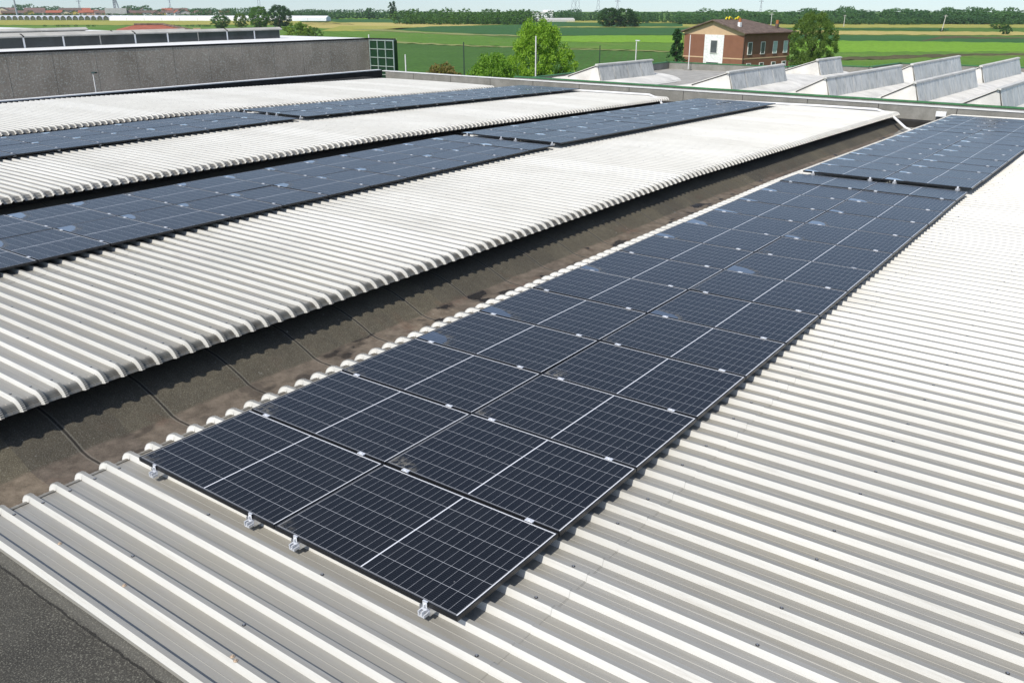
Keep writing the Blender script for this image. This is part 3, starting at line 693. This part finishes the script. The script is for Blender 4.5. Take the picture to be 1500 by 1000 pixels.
b.tube([(hw+OV+.06, -OV, za+.05), (hw+OV+.06, hl+OV, za+.05)], .09, 6); b.tube([(hw+OV, -.1, za), (hw+.1, -.1, za-.5), (hw+.1, -.1, 0)], .06, 6); b.tube([(-.1, -.1, za-.3), (-.1, -.1, 0)], .06, 6)
b.build('rain_gutter', simple('brown gutter', (.13, .07, .05), .6), house)
b = MB(); b.box((hw*.36, -.05, 0), (hw*.68, -.004, EH-.36)); b.build('white_panel', simple('white render', (.82, .82, .80), .8), house)
MPAN = simple('window pane', (.09, .10, .105), .15, .5, .2, 1); MSH = simple('pale shutter', (.42, .52, .48), .6)
def win(x0, x1, y0, y1, z0, z1, shut=False, axis='x'):
    fo = MB(); pa = MB()
    if axis == 'x':
        for a in ((x0-.08, x0), (x1, x1+.08)): fo.box((a[0], y0-.10, z0-.08), (a[1], y0-.006, z1+.08))
        fo.box((x0, y0-.10, z0-.08), (x1, y0-.006, z0)); fo.box((x0, y0-.10, z1), (x1, y0-.006, z1+.08)); pa.box((x0, y0-.065, z0), (x1, y0-.007, z1))
    else:
        for a in ((y0-.08, y0), (y1, y1+.08)): fo.box((x0+.006, a[0], z0-.08), (x0+.10, a[1], z1+.08))
        fo.box((x0+.006, y0, z0-.08), (x0+.10, y1, z0)); fo.box((x0+.006, y0, z1), (x0+.10, y1, z1+.08)); pa.box((x0+.007, y0, z0), (x0+.065, y1, z1))
    f = fo.build('window', MCOPE, house); pa.build('pane', MSH if shut else MPAN, f)
win(hw*.475, hw*.58, -.05, 0, 3.35, 5.05)
win(hw*.42, hw*.62, -.05, 0, .6, 2.05)
for k, (f_, sh_) in enumerate(((.10, False), (.37, False), (.63, True), (.86, True))):
    win(hw, hw, hl*f_-.1, hl*f_+.75, 3.3, 4.85, sh_, 'y'); win(hw, hw, hl*f_-.1, hl*f_+.75, .7, 2.0, False, 'y')
b = MB(); b.box((-.03, -.03, 2.62), (hw*.36, -.004, 2.78)); b.box((hw*.68, -.03, 2.62), (hw+.03, -.004, 2.78)); b.box((hw+.004, -.03, 2.62), (hw+.03, hl, 2.78)); b.build('string_course', MGABLE, house)
for x, y, m_ in ((hw*.80, 1.6, MCHIM), (hw*.90, hl*.80, MTILE)):
    z = RH-(x-hw/2)*(RH-EH)/(hw/2)
    b = MB(); b.box((x-.2, y-.2, z-.2), (x+.2, y+.2, z+.75)); c_ = b.build('chimney', MWHITE if m_ is MCHIM else MTILE, rf)
    b = MB(); b.tube([(x, y, z+.75), (x, y, z+1.25)], .2, 8); b.build('chimney_pot', MCHIM, c_)
b = MB()
for k in range(4):
    y = 2.6+k*.95+.3*math.sin(k*4.0); b.tube([(hw/2+.3, y-.5, RH+.12), (hw/2+.25, y-.2, RH+.40+.12*math.sin(k*2.3)), (hw/2+.2, y+.25, RH+.34), (hw/2+.2, y+.5, RH+.14)], .10, 5)
b.build('yellow_ridge_frame', MYEL, rf)

# ------------------------------------------------------------------ trees
L_BRIGHT = mat_leaf('bright leaves', (0.1725, 0.3277, 0.0276), (0.2932, 0.4657, 0.0517), (0.1035, 0.2242, 0.0207))
L_MID = mat_leaf('mid leaves', (0.07, 0.17, 0.028), (0.13, 0.25, 0.04), (0.05, 0.12, 0.024))
L_DARK = mat_leaf('dark leaves', (0.0294, 0.0883, 0.0258), (0.0589, 0.138, 0.0368), (0.0221, 0.0644, 0.0221))
L_OLIVE = mat_leaf('olive leaves', (0.1013, 0.1755, 0.0297), (0.1688, 0.2497, 0.0513), (0.0675, 0.1283, 0.0243))
L_WILLOW = mat_leaf('willow leaves', (0.168, 0.266, 0.035), (0.238, 0.336, 0.056), (0.112, 0.196, 0.028))
L_RED = mat_leaf('reddish hedge leaves', (0.182, 0.195, 0.039), (0.26, 0.169, 0.078), (0.117, 0.143, 0.0325))
L_FAR = mat_leaf('far wood leaves', (0.0683, 0.1638, 0.0592), (0.1137, 0.2275, 0.0774), (0.0455, 0.1183, 0.0546), .045)
MBARK = simple('bark', (.10, .075, .05), .95, .1, .3, 3)
def leaf_cloud(n_cl, per, leaf, fn, rs, hang=0.0):
    # fn(rs) -> clump centre in the unit crown (z 0..1), clump radius
    q = []
    for _ in range(n_cl):
        c, r = fn(rs); d = rs.normal(size=(per, 3)); d /= np.linalg.norm(d, axis=1)[:, None]
        pos = c+d*r*(rs.random((per, 1))**.45)*np.array([1, 1, .8]); q.append(pos)
    pos = np.concatenate(q); n = len(pos)
    a = rs.normal(size=(n, 3)); a /= np.linalg.norm(a, axis=1)[:, None]
    if hang: a[:, 2] -= hang; a /= np.linalg.norm(a, axis=1)[:, None]
    b_ = np.cross(a, rs.normal(size=(n, 3))); b_ /= np.linalg.norm(b_, axis=1)[:, None]
    s = leaf*(.6+.8*rs.random((n, 1)))
    V = np.stack([pos-a*s, pos+b_*s*.45-a*s*.1, pos+a*s, pos-b_*s*.45-a*s*.1], 1).reshape(-1, 3)
    F = np.arange(4*n).reshape(n, 4)
    return V, F
def crown_fn(kind, var=0):
    cnt = [0]; ph = [random.Random(var*31+5).uniform(0, 6.28) for _ in range(6)]
    def hull(rs, z0, z1, prof, cr, amp=.20):
        k = cnt[0]; cnt[0] += 1
        u = (k*.7548777+.05*rs.random()) % 1; z = z0+(z1-z0)*u; t = k*3.580412+.4*rs.random()
        w = prof(u)*(1+amp*math.sin(2*t+ph[0]+4*z)+amp*.8*math.sin(5*t+ph[1]-7*z)+amp*.6*math.sin(9*z+ph[2]))
        f = (.35+.45*rs.random()) if k % 4 == 0 else (.80+.22*rs.random())
        return np.array([w*f*math.cos(t), w*f*math.sin(t), z+.02*math.sin(7*t+ph[3])]), cr*(.7+.6*rs.random())
    def round_(rs): return hull(rs, .07, .93, lambda u: .44*math.sin(math.pi*(.10+.84*u))**.55, .085, .12)
    def poplar(rs):
        z = rs.random(); w = .12*math.sin(math.pi*min(1, z*.9+.12))+.02; t = rs.random()*6.283
        return np.array([w*math.cos(t)*rs.random()**.5, w*math.sin(t)*rs.random()**.5, .06+.9*z]), .045
    def conifer(rs):
        z = rs.random()**1.3; w = .24*(1-z)+.02; t = rs.random()*6.283; r = rs.random()**.4
        return np.array([w*r*math.cos(t), w*r*math.sin(t), .05+.92*z]), .05
    def ragged(rs):
        return hull(rs, .10, .95, lambda u: .45*math.sin(math.pi*(.13+.79*u))**.6, .065, .17)
    def willow(rs):
        t = rs.random()*6.283; r = .15+.35*rs.random()**.6; z = .28+.62*rs.random()*(1-.35*(r/.5)**2)
        return np.array([r*math.cos(t), r*math.sin(t), z-.10*(r/.5)]), .07
    def bush(rs): return hull(rs, .04, .92, lambda u: .48*math.sqrt(max(.02, 1-u*u)), .085, .16)
    return {'round': round_, 'poplar': poplar, 'conifer': conifer, 'ragged': ragged, 'willow': willow, 'bush': bush}[kind]
PROTO = {}
def crown_mesh(kind, n_cl, per, leaf, mat, var):
    key = (kind, n_cl, per, leaf, mat.name, var)
    if key not in PROTO:
        rs = np.random.default_rng(hash((kind, var, n_cl)) % 9999 if False else (sum(map(ord, kind))*31+var*7+n_cl) % 9999)
        V, F = leaf_cloud(n_cl, per, leaf, crown_fn(kind, var), rs, 1.2 if kind == 'willow' else 0)
        PROTO[key] = raw_mesh('crown', V, F, mat)
    return PROTO[key]
TRUNKS = {}
def trunk_mesh(kind, var):
    key = (kind, var)
    if key not in TRUNKS:
        rr = random.Random(var*13+len(kind)); b = MB()
        b.tube([(0, 0, -.02), (.01, 0, .2), (.0, .01, .5), (.01, 0, .8)], .028, 6, r1=.008)
        if kind not in ('poplar', 'conifer'):
            for k in range(6):
                t = rr.random()*6.283; z = .15+.35*rr.random(); L = .28+.1*rr.random()
                b.tube([(0, 0, z), (L*.5*math.cos(t), L*.5*math.sin(t), z+.12), (L*math.cos(t), L*math.sin(t), z+.30)], .013, 5, r1=.004)
        TRUNKS[key] = b.mesh('trunk', MBARK)
    return TRUNKS[key]
def tree(name, kind, mat, px, top, d, wpx, label, cat='tree', dens=(70, 22), leaf=.028, var=0, group=None, base=None):
    if base is not None: g = on_z(px, base); d = math.hypot(g.x-CAM.x, g.y-CAM.y)
    p = at_d(px, top, d); h = p.z-GZ; w = wpx/FPX*d*1.02
    o = thing(name, label, cat, (p.x, p.y, GZ), random.random()*6.28, group)
    wn = {'round': .98, 'poplar': .26, 'conifer': .5, 'ragged': .92, 'willow': 1.06, 'bush': 1.12}[kind]
    o.scale = (w/wn, w/wn, h)
    link('crown', crown_mesh(kind, dens[0], dens[1], leaf, mat, var), o)
    link('trunk', trunk_mesh(kind, var), o)
    return o
tree('broadleaf_tree', 'ragged', L_BRIGHT, 790, 26, 76, 92, 'big bright green tree behind the far parapet left of the clerestories', dens=(210, 190), leaf=.0125)
tree('shrub', 'bush', L_BRIGHT, 722, 71, 70, 118, 'bright green bush left of the big bright tree behind the parapet', 'shrub', (120, 170), .016)
tree('shrub', 'bush', L_RED, 646, 85, 66, 105, 'low yellowish red hedge shrub behind the parapet beside a dark post', 'shrub', (90, 120), .022)
tree('shrub', 'bush', L_RED, 583, 100, 60, 14, 'tiny reddish shrub at the foot of the glazed corner', 'shrub', (20, 30), .05)
tree('broadleaf_tree', 'ragged', L_OLIVE, 1196, 16, 128, 54, 'bushy olive green tree standing right of the brick house', dens=(210, 190), leaf=.0125, var=1)
tree('conifer_tree', 'conifer', L_DARK, 993, 40, 132, 34, 'narrow dark conifer at the left side of the brick house', dens=(120, 30), leaf=.022)
tree('broadleaf_tree', 'round', L_MID, 378, 9, None, 30, 'left one of two large round trees beyond the white roof', dens=(110, 110), leaf=.022, base=42)
tree('broadleaf_tree', 'round', L_DARK, 408, 7, None, 32, 'right one of two large round trees beyond the white roof', dens=(110, 110), leaf=.022, var=1, base=41)
tree('willow_tree', 'willow', L_WILLOW, 436, 28, None, 40, 'pale green weeping willow beyond the white roof', dens=(110, 40), leaf=.035, base=60)
tree('shrub', 'bush', L_OLIVE, 461, 40, None, 26, 'olive shrub right of the weeping willow', 'shrub', (60, 30), .035, base=58)
tree('broadleaf_tree', 'round', L_MID, 322, 22, None, 26, 'small round tree before the white polytunnels beyond the red roof', dens=(90, 60), leaf=.030, base=42)
tree('broadleaf_tree', 'round', L_OLIVE, 351, 20, None, 20, 'small brownish green tree just left of two large round trees', dens=(90, 60), leaf=.030, var=1, base=41)
tree('broadleaf_tree', 'round', L_DARK, 893, 11, None, 34, 'left tree of a dark clump standing alone in the central field', dens=(100, 80), leaf=.026, base=40)
tree('broadleaf_tree', 'round', L_DARK, 916, 12, None, 36, 'right tree of a dark clump standing alone in the central field', dens=(100, 80), leaf=.026, var=2, base=40)
tree('broadleaf_tree', 'round', L_MID, 932, 24, None, 16, 'smallest tree at the right edge of the lone field clump', dens=(80, 40), leaf=.036, base=39.5)
tree('poplar_tree', 'poplar', L_DARK, 571.5, 2.5, None, 8, 'left of two tall dark poplars above the far wood', dens=(60, 14), leaf=.03, base=29)
tree('poplar_tree', 'poplar', L_DARK, 576.5, 1.5, None, 8, 'right of two tall dark poplars above the far wood', dens=(60, 14), leaf=.03, var=1, base=29)
tree('shrub', 'bush', L_DARK, 1476, 37, None, 17, 'dark round bush alone in the stubble at the right edge', 'shrub', (50, 24), .05, base=51)
tree('shrub', 'bush', L_DARK, 1381, 41, None, 10, 'small dark bush at the foot of the leaning field pole', 'shrub', (30, 20), .06, base=47)
tree('broadleaf_tree', 'round', L_MID, 1465, 34, None, 22, 'low green tree at the wood edge behind the lone round bush', dens=(80, 40), leaf=.036, base=43)
tree('broadleaf_tree', 'round', L_FAR, 540, 11, None, 12, 'grey green round tree rising over the far wood left of the poplars', dens=(80, 40), leaf=.036, base=28.5)
# field-edge scrub in a line
for k, px in enumerate((66, 84, 92, 98, 110, 128, 136, 254, 262, 274, 281, 292, 300, 306)):
    tree('field_shrub', 'bush', L_DARK, px+random.uniform(-1, 1), 36.2+random.uniform(-.5, .5), None, 5+random.random()*3, 'tiny dark shrub in the row along the yellow field edge', 'shrub', (12, 12), .12, k % 3, 'field edge shrubs', base=39.5)
# far woods: one mass per wood
def wood(label, spans, mat, seed, cr=(7, 11)):
    rs = np.random.default_rng(seed); Vs = []; Fs = []; n0 = 0
    for x0, x1, top, var, base, step in spans:
        px = x0
        while px < x1:
            g = on_z(px, base+rs.uniform(-1.2, .3)); d = math.hypot(g.x-CAM.x, g.y-CAM.y)
            tp = at_d(px, top+rs.uniform(-var, var), d); h = max(2.5, tp.z-GZ); w = step/FPX*d*rs.uniform(1.5, 2.4)
            V, F = leaf_cloud(44, 20, .045, crown_fn('round', int(rs.random()*9)), rs)
            V = V*np.array([w, w, h*1.05])+np.array([g.x, g.y, GZ-.02*h]); Vs.append(V); Fs.append(F+n0); n0 += len(V)
            V, F = leaf_cloud(14, 14, .06, crown_fn('bush'), rs)
            V = V*np.array([w, w, h*.6])+np.array([g.x, g.y, GZ]); Vs.append(V); Fs.append(F+n0); n0 += len(V)
            px += step*rs.uniform(.7, 1.2)
    tag(link('woodland', raw_mesh('woodland', np.concatenate(Vs), np.concatenate(Fs), mat)), label, 'woodland', kind='stuff')
wood('dark far wood right of the brick house along the skyline', [(930, 1010, 18, 3, 34, 9), (1000, 1520, 18.5, 4, 35.5, 13), (1000, 1540, 15, 3.2, 32, 17), (1000, 1540, 26, 3, 36.5, 9), (1176, 1190, 11, 1, 33, 6), (1230, 1246, 9.5, 1, 33, 6), (1298, 1310, 14, 1, 33, 6), (1380, 1394, 11, 1, 33, 6), (1418, 1452, 10.5, 1.5, 33, 7), (1472, 1484, 11, 1, 33, 6), (1060, 1075, 13, 1, 33, 6)], L_FAR, 3)
wood('mid green wood in the centre before the white factory', [(590, 775, 15.5, 3.6, 35, 14), (600, 770, 22, 3, 36.5, 10), (690, 790, 16, 3, 33, 12)], L_MID, 4)
wood('low far wood behind the central fields', [(430, 650, 15.5, 3, 28.3, 9), (800, 900, 17.5, 2.5, 31, 7), (820, 850, 14.5, 1.5, 30, 6), (930, 960, 19, 2, 33, 7)], L_FAR, 5)
wood('strip of distant trees right of the village', [(285, 345, 13.5, 2, 26, 6), (330, 370, 11.5, 1.5, 27, 6), (420, 480, 14.5, 1.5, 27.5, 6)], L_FAR, 6)
wood('village garden trees between the distant houses', [(-120, 300, 16.5, 3, 24.5, 12), (26, 48, 5.5, 2, 22, 7), (56, 84, 10, 1, 22, 7), (185, 218, 9, 2.5, 22.5, 7), (-100, 300, 21, 1.5, 26, 15), (-100, 340, 13, 2, 22, 11)], L_FAR, 8)

# ------------------------------------------------------------------ village, polytunnels, pylons
HW = {k: simple(k+' house render', c, .9, .2, .06, 1) for k, c in {'orange': (.56, .24, .06), 'yellow': (.55, .44, .12), 'white': (.74, .73, .70), 'pink': (.55, .36, .28), 'cream': (.62, .54, .38), 'grey': (.40, .38, .37)}.items()}
RT = [MTILE, MTILER, simple('dusty brown tiles', (.19, .125, .105), .9, .2, .2, 1)]
VIL = [(4, 'cream', 0, 15, 11), (17, 'orange', 0, 20, 16), (34, 'white', 2, 11, 17.5), (48, 'yellow', 0, 17, 16), (60, 'grey', 2, 13, 15.5), (80, 'pink', 1, 17, 15.5), (97, 'cream', 0, 11, 16), (122, 'white', 1, 9, 18), (134, 'pink', 1, 17, 15), (165, 'pink', 2, 26, 15.5), (190, 'cream', 2, 24, 16), (218, 'white', 0, 14, 17), (232, 'pink', 2, 12, 17.5), (242, 'yellow', 0, 7, 19), (252, 'white', 2, 12, 17), (272, 'grey', 1, 18, 17.5), (291, 'white', 2, 9, 19), (305, 'cream', 0, 8, 19.5),
       (318, 'white', 2, 10, 18.5), (331, 'pink', 1, 13, 18), (70, 'white', 2, 9, 17.5), (110, 'yellow', 2, 10, 17), (148, 'grey', 2, 12, 17), (206, 'orange', 0, 9, 18.5), (262, 'white', 1, 9, 18.5),
       (12, 'white', 2, 16, 11.5), (52, 'pink', 2, 22, 11.8), (104, 'grey', 0, 26, 12), (128, 'white', 1, 9, 12), (176, 'grey', 0, 28, 13), (212, 'white', 2, 10, 12.5), (246, 'white', 1, 12, 12.5), (264, 'cream', 2, 18, 12.5)]
for k, (px, wc, ti, w, top) in enumerate(VIL):
    back = k >= 25
    g = on_z(px, 25.3 if not back else 22.6); d = math.hypot(g.x-CAM.x, g.y-CAM.y); wm = w/FPX*d; tz = at_d(px, top, d).z-GZ
    tz = max(tz, 5.0); an = math.atan2(-(g.x-CAM.x), g.y-CAM.y)+random.uniform(-.25, .25)
    rn = ['brown tiled', 'red tiled', 'dusty brown tiled'][ti]
    place = 'behind the polytunnels' if not back else 'in the village back row'
    near_ = ['at far left', 'near the left edge', 'left of the tower', 'by the steel tower', 'right of the tower', 'at the right end'][min(5, max(0, int(px//55)))]
    o = thing('village_house', f'{wc} house with {rn} roof {place}, {near_}', 'house', (g.x, g.y, GZ), an, 'distant village houses')
    eh = tz*.68; dp = max(7, wm*.55)
    gable = k % 3 == 0 and w < 22
    b = MB(); b.box((-wm/2, 0, 0), (wm/2, dp, eh))
    if gable: b.poly([(-wm/2, 0, eh), (wm/2, 0, eh), (0, 0, tz)])
    else:
        b.poly([(wm/2, 0, eh), (wm/2, dp, eh), (wm/2, dp/2, tz-.1)]); b.poly([(-wm/2, dp, eh), (-wm/2, 0, eh), (-wm/2, dp/2, tz-.1)])
    b.build('wall', HW[wc], o)
    b = MB(); e_ = .5
    if gable:
        b.poly([(-wm/2-e_, -e_, eh-.3), (0, -e_, tz+.1), (0, dp+e_, tz+.1), (-wm/2-e_, dp+e_, eh-.3)]); b.poly([(0, -e_, tz+.1), (wm/2+e_, -e_, eh-.3), (wm/2+e_, dp+e_, eh-.3), (0, dp+e_, tz+.1)])
    else:
        b.poly([(-wm/2-e_, -e_, eh-.2), (wm/2+e_, -e_, eh-.2), (wm/2+e_, dp/2, tz), (-wm/2-e_, dp/2, tz)]); b.poly([(-wm/2-e_, dp/2, tz), (wm/2+e_, dp/2, tz), (wm/2+e_, dp+e_, eh-.2), (-wm/2-e_, dp+e_, eh-.2)])
    b.build('roof', RT[ti], o)
    nW = max(2, int(wm/3.2))
    for fl in ((eh*.25, eh*.42), (eh*.66, eh*.84)):
        for j in range(nW):
            x = -wm/2+wm*(j+.5)/nW; b = MB(); b.box((x-.5, -.06, fl[0]), (x+.5, -.005, fl[1])); b.build('window', MPAN, o)
# polytunnels: short arched ends at the left, one long white side to the right
MPOLY = simple('white polytunnel film', (.80, .81, .82), .5, .4, .05, .3)
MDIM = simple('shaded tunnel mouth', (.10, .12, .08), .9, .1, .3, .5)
pa, pb = on_z(-60, 29.9), on_z(160, 30.2)
NTUN = 25; vd = (pb-pa)/NTUN; un = vd.normalized(); back = Vector((-un.y, un.x, 0))
if back.dot(fw) < 0: back = -back
for k in range(NTUN):
    c_ = pa+vd*(k+.5); r_ = vd.length*.46
    o = thing('polytunnel', 'white arched polytunnel in the row before the distant village', 'polytunnel', (c_.x, c_.y, GZ), math.atan2(un.y, un.x), 'white polytunnels in a row')
    L_ = 26*(1 if back.cross(un).z < 0 else -1); prof = [(r_*math.cos(t), 2.7*math.sin(t)**.8) for t in np.linspace(0, math.pi, 11)]
    b = MB(); n = len(b.v)
    V = np.zeros((11, 2, 3))
    for a, (x, z) in enumerate(prof): V[a, 0] = (x, 0, z); V[a, 1] = (x, L_, z)
    v, f = grid(V); link('film_cover', raw_mesh('film_cover', v, f, MPOLY, True), o)
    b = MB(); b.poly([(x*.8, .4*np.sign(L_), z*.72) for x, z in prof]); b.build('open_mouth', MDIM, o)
ga, gb_ = on_z(160, 30.6), on_z(478, 31.2)
o = thing('greenhouse', 'long low white greenhouse side right of the polytunnels', 'greenhouse', (ga.x, ga.y, GZ), math.atan2(gb_.y-ga.y, gb_.x-ga.x))
Lg = (gb_-ga).length
b = MB(); b.prism([(0, 0), (-8, 0), (-8, 1.8), (-4, 3.0), (0, 1.8)], (0, 0, 0), (Lg, 0, 0)); b.build('film_cover', MPOLY, o)
b = MB()
for k in range(12): b.box((Lg*k/12, -.05, 0), (Lg*k/12+.3, -.005, 1.75))
b.build('post', MPALE, o)
ga, gb_ = on_z(757, 32.6), on_z(842, 32.2)
o = thing('greenhouse', 'short white greenhouse beyond the big bright tree', 'greenhouse', (ga.x, ga.y, GZ), math.atan2(gb_.y-ga.y, gb_.x-ga.x)); Lg = (gb_-ga).length
b = MB(); b.prism([(0, 0), (-8, 0), (-8, 1.2), (-4, 2.0), (0, 1.2)], (0, 0, 0), (Lg, 0, 0)); b.build('film_cover', MPALE, o)
ga = on_z(795, 28.5); dF = math.hypot(ga.x-CAM.x, ga.y-CAM.y); wF = 30/FPX*dF; an = math.atan2(-(ga.x-CAM.x), ga.y-CAM.y)
o = thing('white_factory', 'low white factory with flat dark roof among the far trees', 'factory', (ga.x, ga.y, GZ), an); hF = at_d(795, 20, dF).z-GZ
b = MB(); b.box((-wF/2, 0, 0), (wF/2, 20, hF)); b.build('wall', MWHITE, o)
b = MB(); b.box((-wF/2-.4, -.4, hF), (wF/2+.4, 20.4, hF+.9)); b.build('roof', MPALE, o)
b = MB(); b.box((0, 6, hF+.9), (wF/2, 18, at_d(795, 15, dF).z-GZ)); b.build('upper_storey', MWHITE, o)
# terracotta hip roof house between left building and fields
rd = 130.0; pr0, pr1 = at_d(196, 37.2, rd), at_d(238, 36.9, rd); e0, e1 = at_d(166, 47.5, rd-7), at_d(284, 47.0, rd-7)
o = thing('bungalow', 'low house with broad terracotta hip roof behind the rooflights', 'house', (e0.x, e0.y, GZ), math.atan2(e1.y-e0.y, e1.x-e0.x)); wB = (e1-e0).length; hE = e0.z-GZ; hR = pr0.z-GZ
b = MB(); b.box((.6, .6, 0), (wB-.6, 13.4, hE)); b.build('wall', HW['cream'], o)
r0, r1 = wB*.25, wB*.62
b = MB(); b.poly([(0, 0, hE), (wB, 0, hE), (r1, 7, hR), (r0, 7, hR)]); b.poly([(wB, 0, hE), (wB, 14, hE), (r1, 7, hR)]); b.poly([(wB, 14, hE), (0, 14, hE), (r0, 7, hR), (r1, 7, hR)]); b.poly([(0, 14, hE), (0, 0, hE), (r0, 7, hR)])
rf = b.build('roof', MTILER, o); b = MB(); b.tube([(r0, 7, hR+.05), (r1, 7, hR+.05)], .2, 6); b.tube([(r1, 7, hR+.05), (wB, 0, hE+.05)], .2, 6); b.build('ridge_tiles', MTILE, rf)
b = MB(); b.box((wB*1.02, 5, 0), (wB*1.02+.9, 5.9, hR-.4)); b.build('chimney', MGABLE, o)
# poles
MGAL = simple('galvanised pole', (.55, .56, .56), .4, .5, .1, 4, .3); MDKP = simple('dark green pole', (.03, .05, .04), .5, .4, .1, 4)
def pole(px, top, d, r, mat, label, head=None, name='lamp_post', lean=0):
    p = at_d(px, top, d); h = p.z-GZ; o = thing(name, label, 'pole' if not head else 'lamp post', (p.x, p.y, GZ))
    b = MB(); b.tube([(lean*-h, 0, 0), (0, 0, h)], r, 8, r1=r*.7); b.build('shaft', mat, o)
    b = MB(); b.box((-.18+lean*-h, -.18, 0), (.18+lean*-h, .18, .12)); b.build('base', MCONC, o)
    if head == 'lamp':
        b = MB(); b.prism([(-.07, h-.02), (.07, h-.02), (.05, h+.05), (-.05, h+.05)], (-.06, 0, 0), (.28, 0, 0)); b.build('lamp_head', MDKP if r < .05 else MGAL, o)
    if head == 'cross':
        b = MB(); b.box((-.7, -.05, h-.5), (.7, .05, h-.4)); b.build('crossarm', mat, o)
pole(785, 53, 58, .05, MCOPE, 'tall pale lamp post in front of the big bright tree', None)
pole(932.5, 60, 70, .05, MCOPE, 'pale lamp post with small head behind the leftmost clerestory', 'lamp')
pole(879, 67, 72, .05, MDKP, 'dark slim post left of the pale lamp post behind the clerestory', None, 'field_post')
pole(679, 62, 62, .05, MDKP, 'dark slim post right of the reddish hedge shrub', None, 'field_post')
pole(593.5, 80, 60, .055, MCOPE, 'short pale post just right of the glazed corner', None)
pole(136, 107, 49, .035, MCOPE, 'thin white post with dark lamp head against the pebble dash wall', 'lamp')
pole(843, 90, 75, .05, MCHIM, 'short orange marker post in the green crop', None, 'marker_post')
pole(540, 51, 80, .07, MCOPE, 'small pale post rising behind the glazed corner roof', None)
g = on_z(1382, 47); pole(1386, 22, math.hypot(g.x-CAM.x, g.y-CAM.y), .16, MPALE, 'leaning wooden utility pole in the field at right', 'cross', 'utility_pole', .10)
g = on_z(1238, 40); pole(1238, 22, math.hypot(g.x-CAM.x, g.y-CAM.y), .16, MPALE, 'upright wooden utility pole right of the olive tree', 'cross', 'utility_pole')
g = on_z(1130, 40); pole(1131, 19, 300, .14, MPALE, 'wooden utility pole rising behind the brick house roof', 'cross', 'utility_pole')
MPYL = simple('pylon steel', (.30, .33, .36), .6, .4, .1, 1)
def pylon(px, top, d, wpx, label, name='pylon'):
    p = at_d(px, top, d); h = p.z-GZ; w = wpx/FPX*d; o = thing(name, label, 'pylon', (p.x, p.y, GZ), math.atan2(-(p.x-CAM.x), p.y-CAM.y), 'electricity pylons on the skyline')
    b = MB(); r = max(.12, d*.00022); q = [(-1, -1), (1, -1), (1, 1), (-1, 1)]
    lv = [(0, 1), (.25, .72), (.5, .46), (.72, .25), (1, .06)]
    for a, c in q: b.tube([(a*w/2*s, c*w/2*s, h*z) for z, s in lv], r, 4)
    for (z0, s0), (z1, s1) in zip(lv[:-1], lv[1:]):
        for k in range(4):
            a, c = q[k], q[(k+1) % 4]
            b.tube([(a[0]*w/2*s0, a[1]*w/2*s0, h*z0), (c[0]*w/2*s1, c[1]*w/2*s1, h*z1)], r*.6, 3); b.tube([(c[0]*w/2*s0, c[1]*w/2*s0, h*z0), (a[0]*w/2*s1, a[1]*w/2*s1, h*z1)], r*.6, 3)
    b.build('lattice_tower', MPYL, o)
    b = MB()
    for z, s in ((.74, 1.0), (.84, .85), (.94, .6)): b.box((-w*s, -r, h*z-r), (w*s, r, h*z+r))
    b.build('crossarm', MPYL, o)
pylon(841, -30, 900, 7, 'left of two close lattice pylons above the far wood'); pylon(847, -34, 930, 7, 'right of two close lattice pylons above the far wood')
pylon(877, -12, 1000, 6, 'single lattice pylon above the lone field clump'); pylon(377, -16, 900, 7, 'lattice pylon above the two large round trees')
pylon(905, -2, 1500, 4, 'faint far pylon right of the lone field clump pylon'); pylon(1116, -3, 1100, 3, 'faint far pylon behind the brick house roof')
pylon(247, -6, 1300, 3, 'faint far pylon above the village centre'); pylon(114, -4, 1200, 3, 'faint far mast above the left village houses')
# steel tower in the village
p = at_d(165, -8, 820); h = p.z-GZ; o = thing('steel_tower', 'tall steel hopper tower on a pale hall in the village', 'tower', (p.x, p.y, GZ), math.atan2(-(p.x-CAM.x), p.y-CAM.y))
k_ = 820/FPX
b = MB(); zb_ = at_d(165, 12.5, 820).z-GZ
for x in (-2, 2):
    b.tube([(x*k_*.5, 0, zb_), (x*k_*.4, 0, h)], .5, 5)
for k in range(6): b.tube([(-k_, 0, zb_+(h-zb_)*k/6), (k_, 0, zb_+(h-zb_)*(k+1)/6)], .25, 4)
b.tube([(k_*4.5, 0, zb_), (k_*.6, 0, h)], .6, 5); b.build('frame', MPYL, o)
b = MB(); b.box((-12*k_, -3, 0), (13*k_, 12, zb_)); b.build('hall', MPALE, o)
p = at_d(17.5, -12, 830); o = thing('mast', 'dark leaning chimney mast at the far left of the village', 'mast', (p.x, p.y, GZ)); b = MB(); b.tube([(1.2, 0, 0), (0, 0, p.z-GZ)], .8, 6, r1=.5); b.build('shaft', MPYL, o); b = MB(); b.box((-.4, -1.3, 0), (2.6, 1.3, 1.2)); b.build('base', MCONC, o)

# ------------------------------------------------------------------ summer haze over the plain
hz = bpy.data.materials.new('haze'); hz.use_nodes = True; ht = hz.node_tree; ht.nodes.remove(ht.nodes['Principled BSDF'])
pv = ht.nodes.new('ShaderNodeVolumePrincipled'); pv.inputs['Color'].default_value = (.86, .92, 1, 1); pv.inputs['Density'].default_value = .00013; pv.inputs['Anisotropy'].default_value = .2
ht.links.new(pv.outputs[0], ht.nodes['Material Output'].inputs['Volume'])
b = MB(); b.box((-1300, -1300, GZ-1.2), (1300, 1300, 95)); tag(b.build('haze', hz), None, None, kind='stuff')
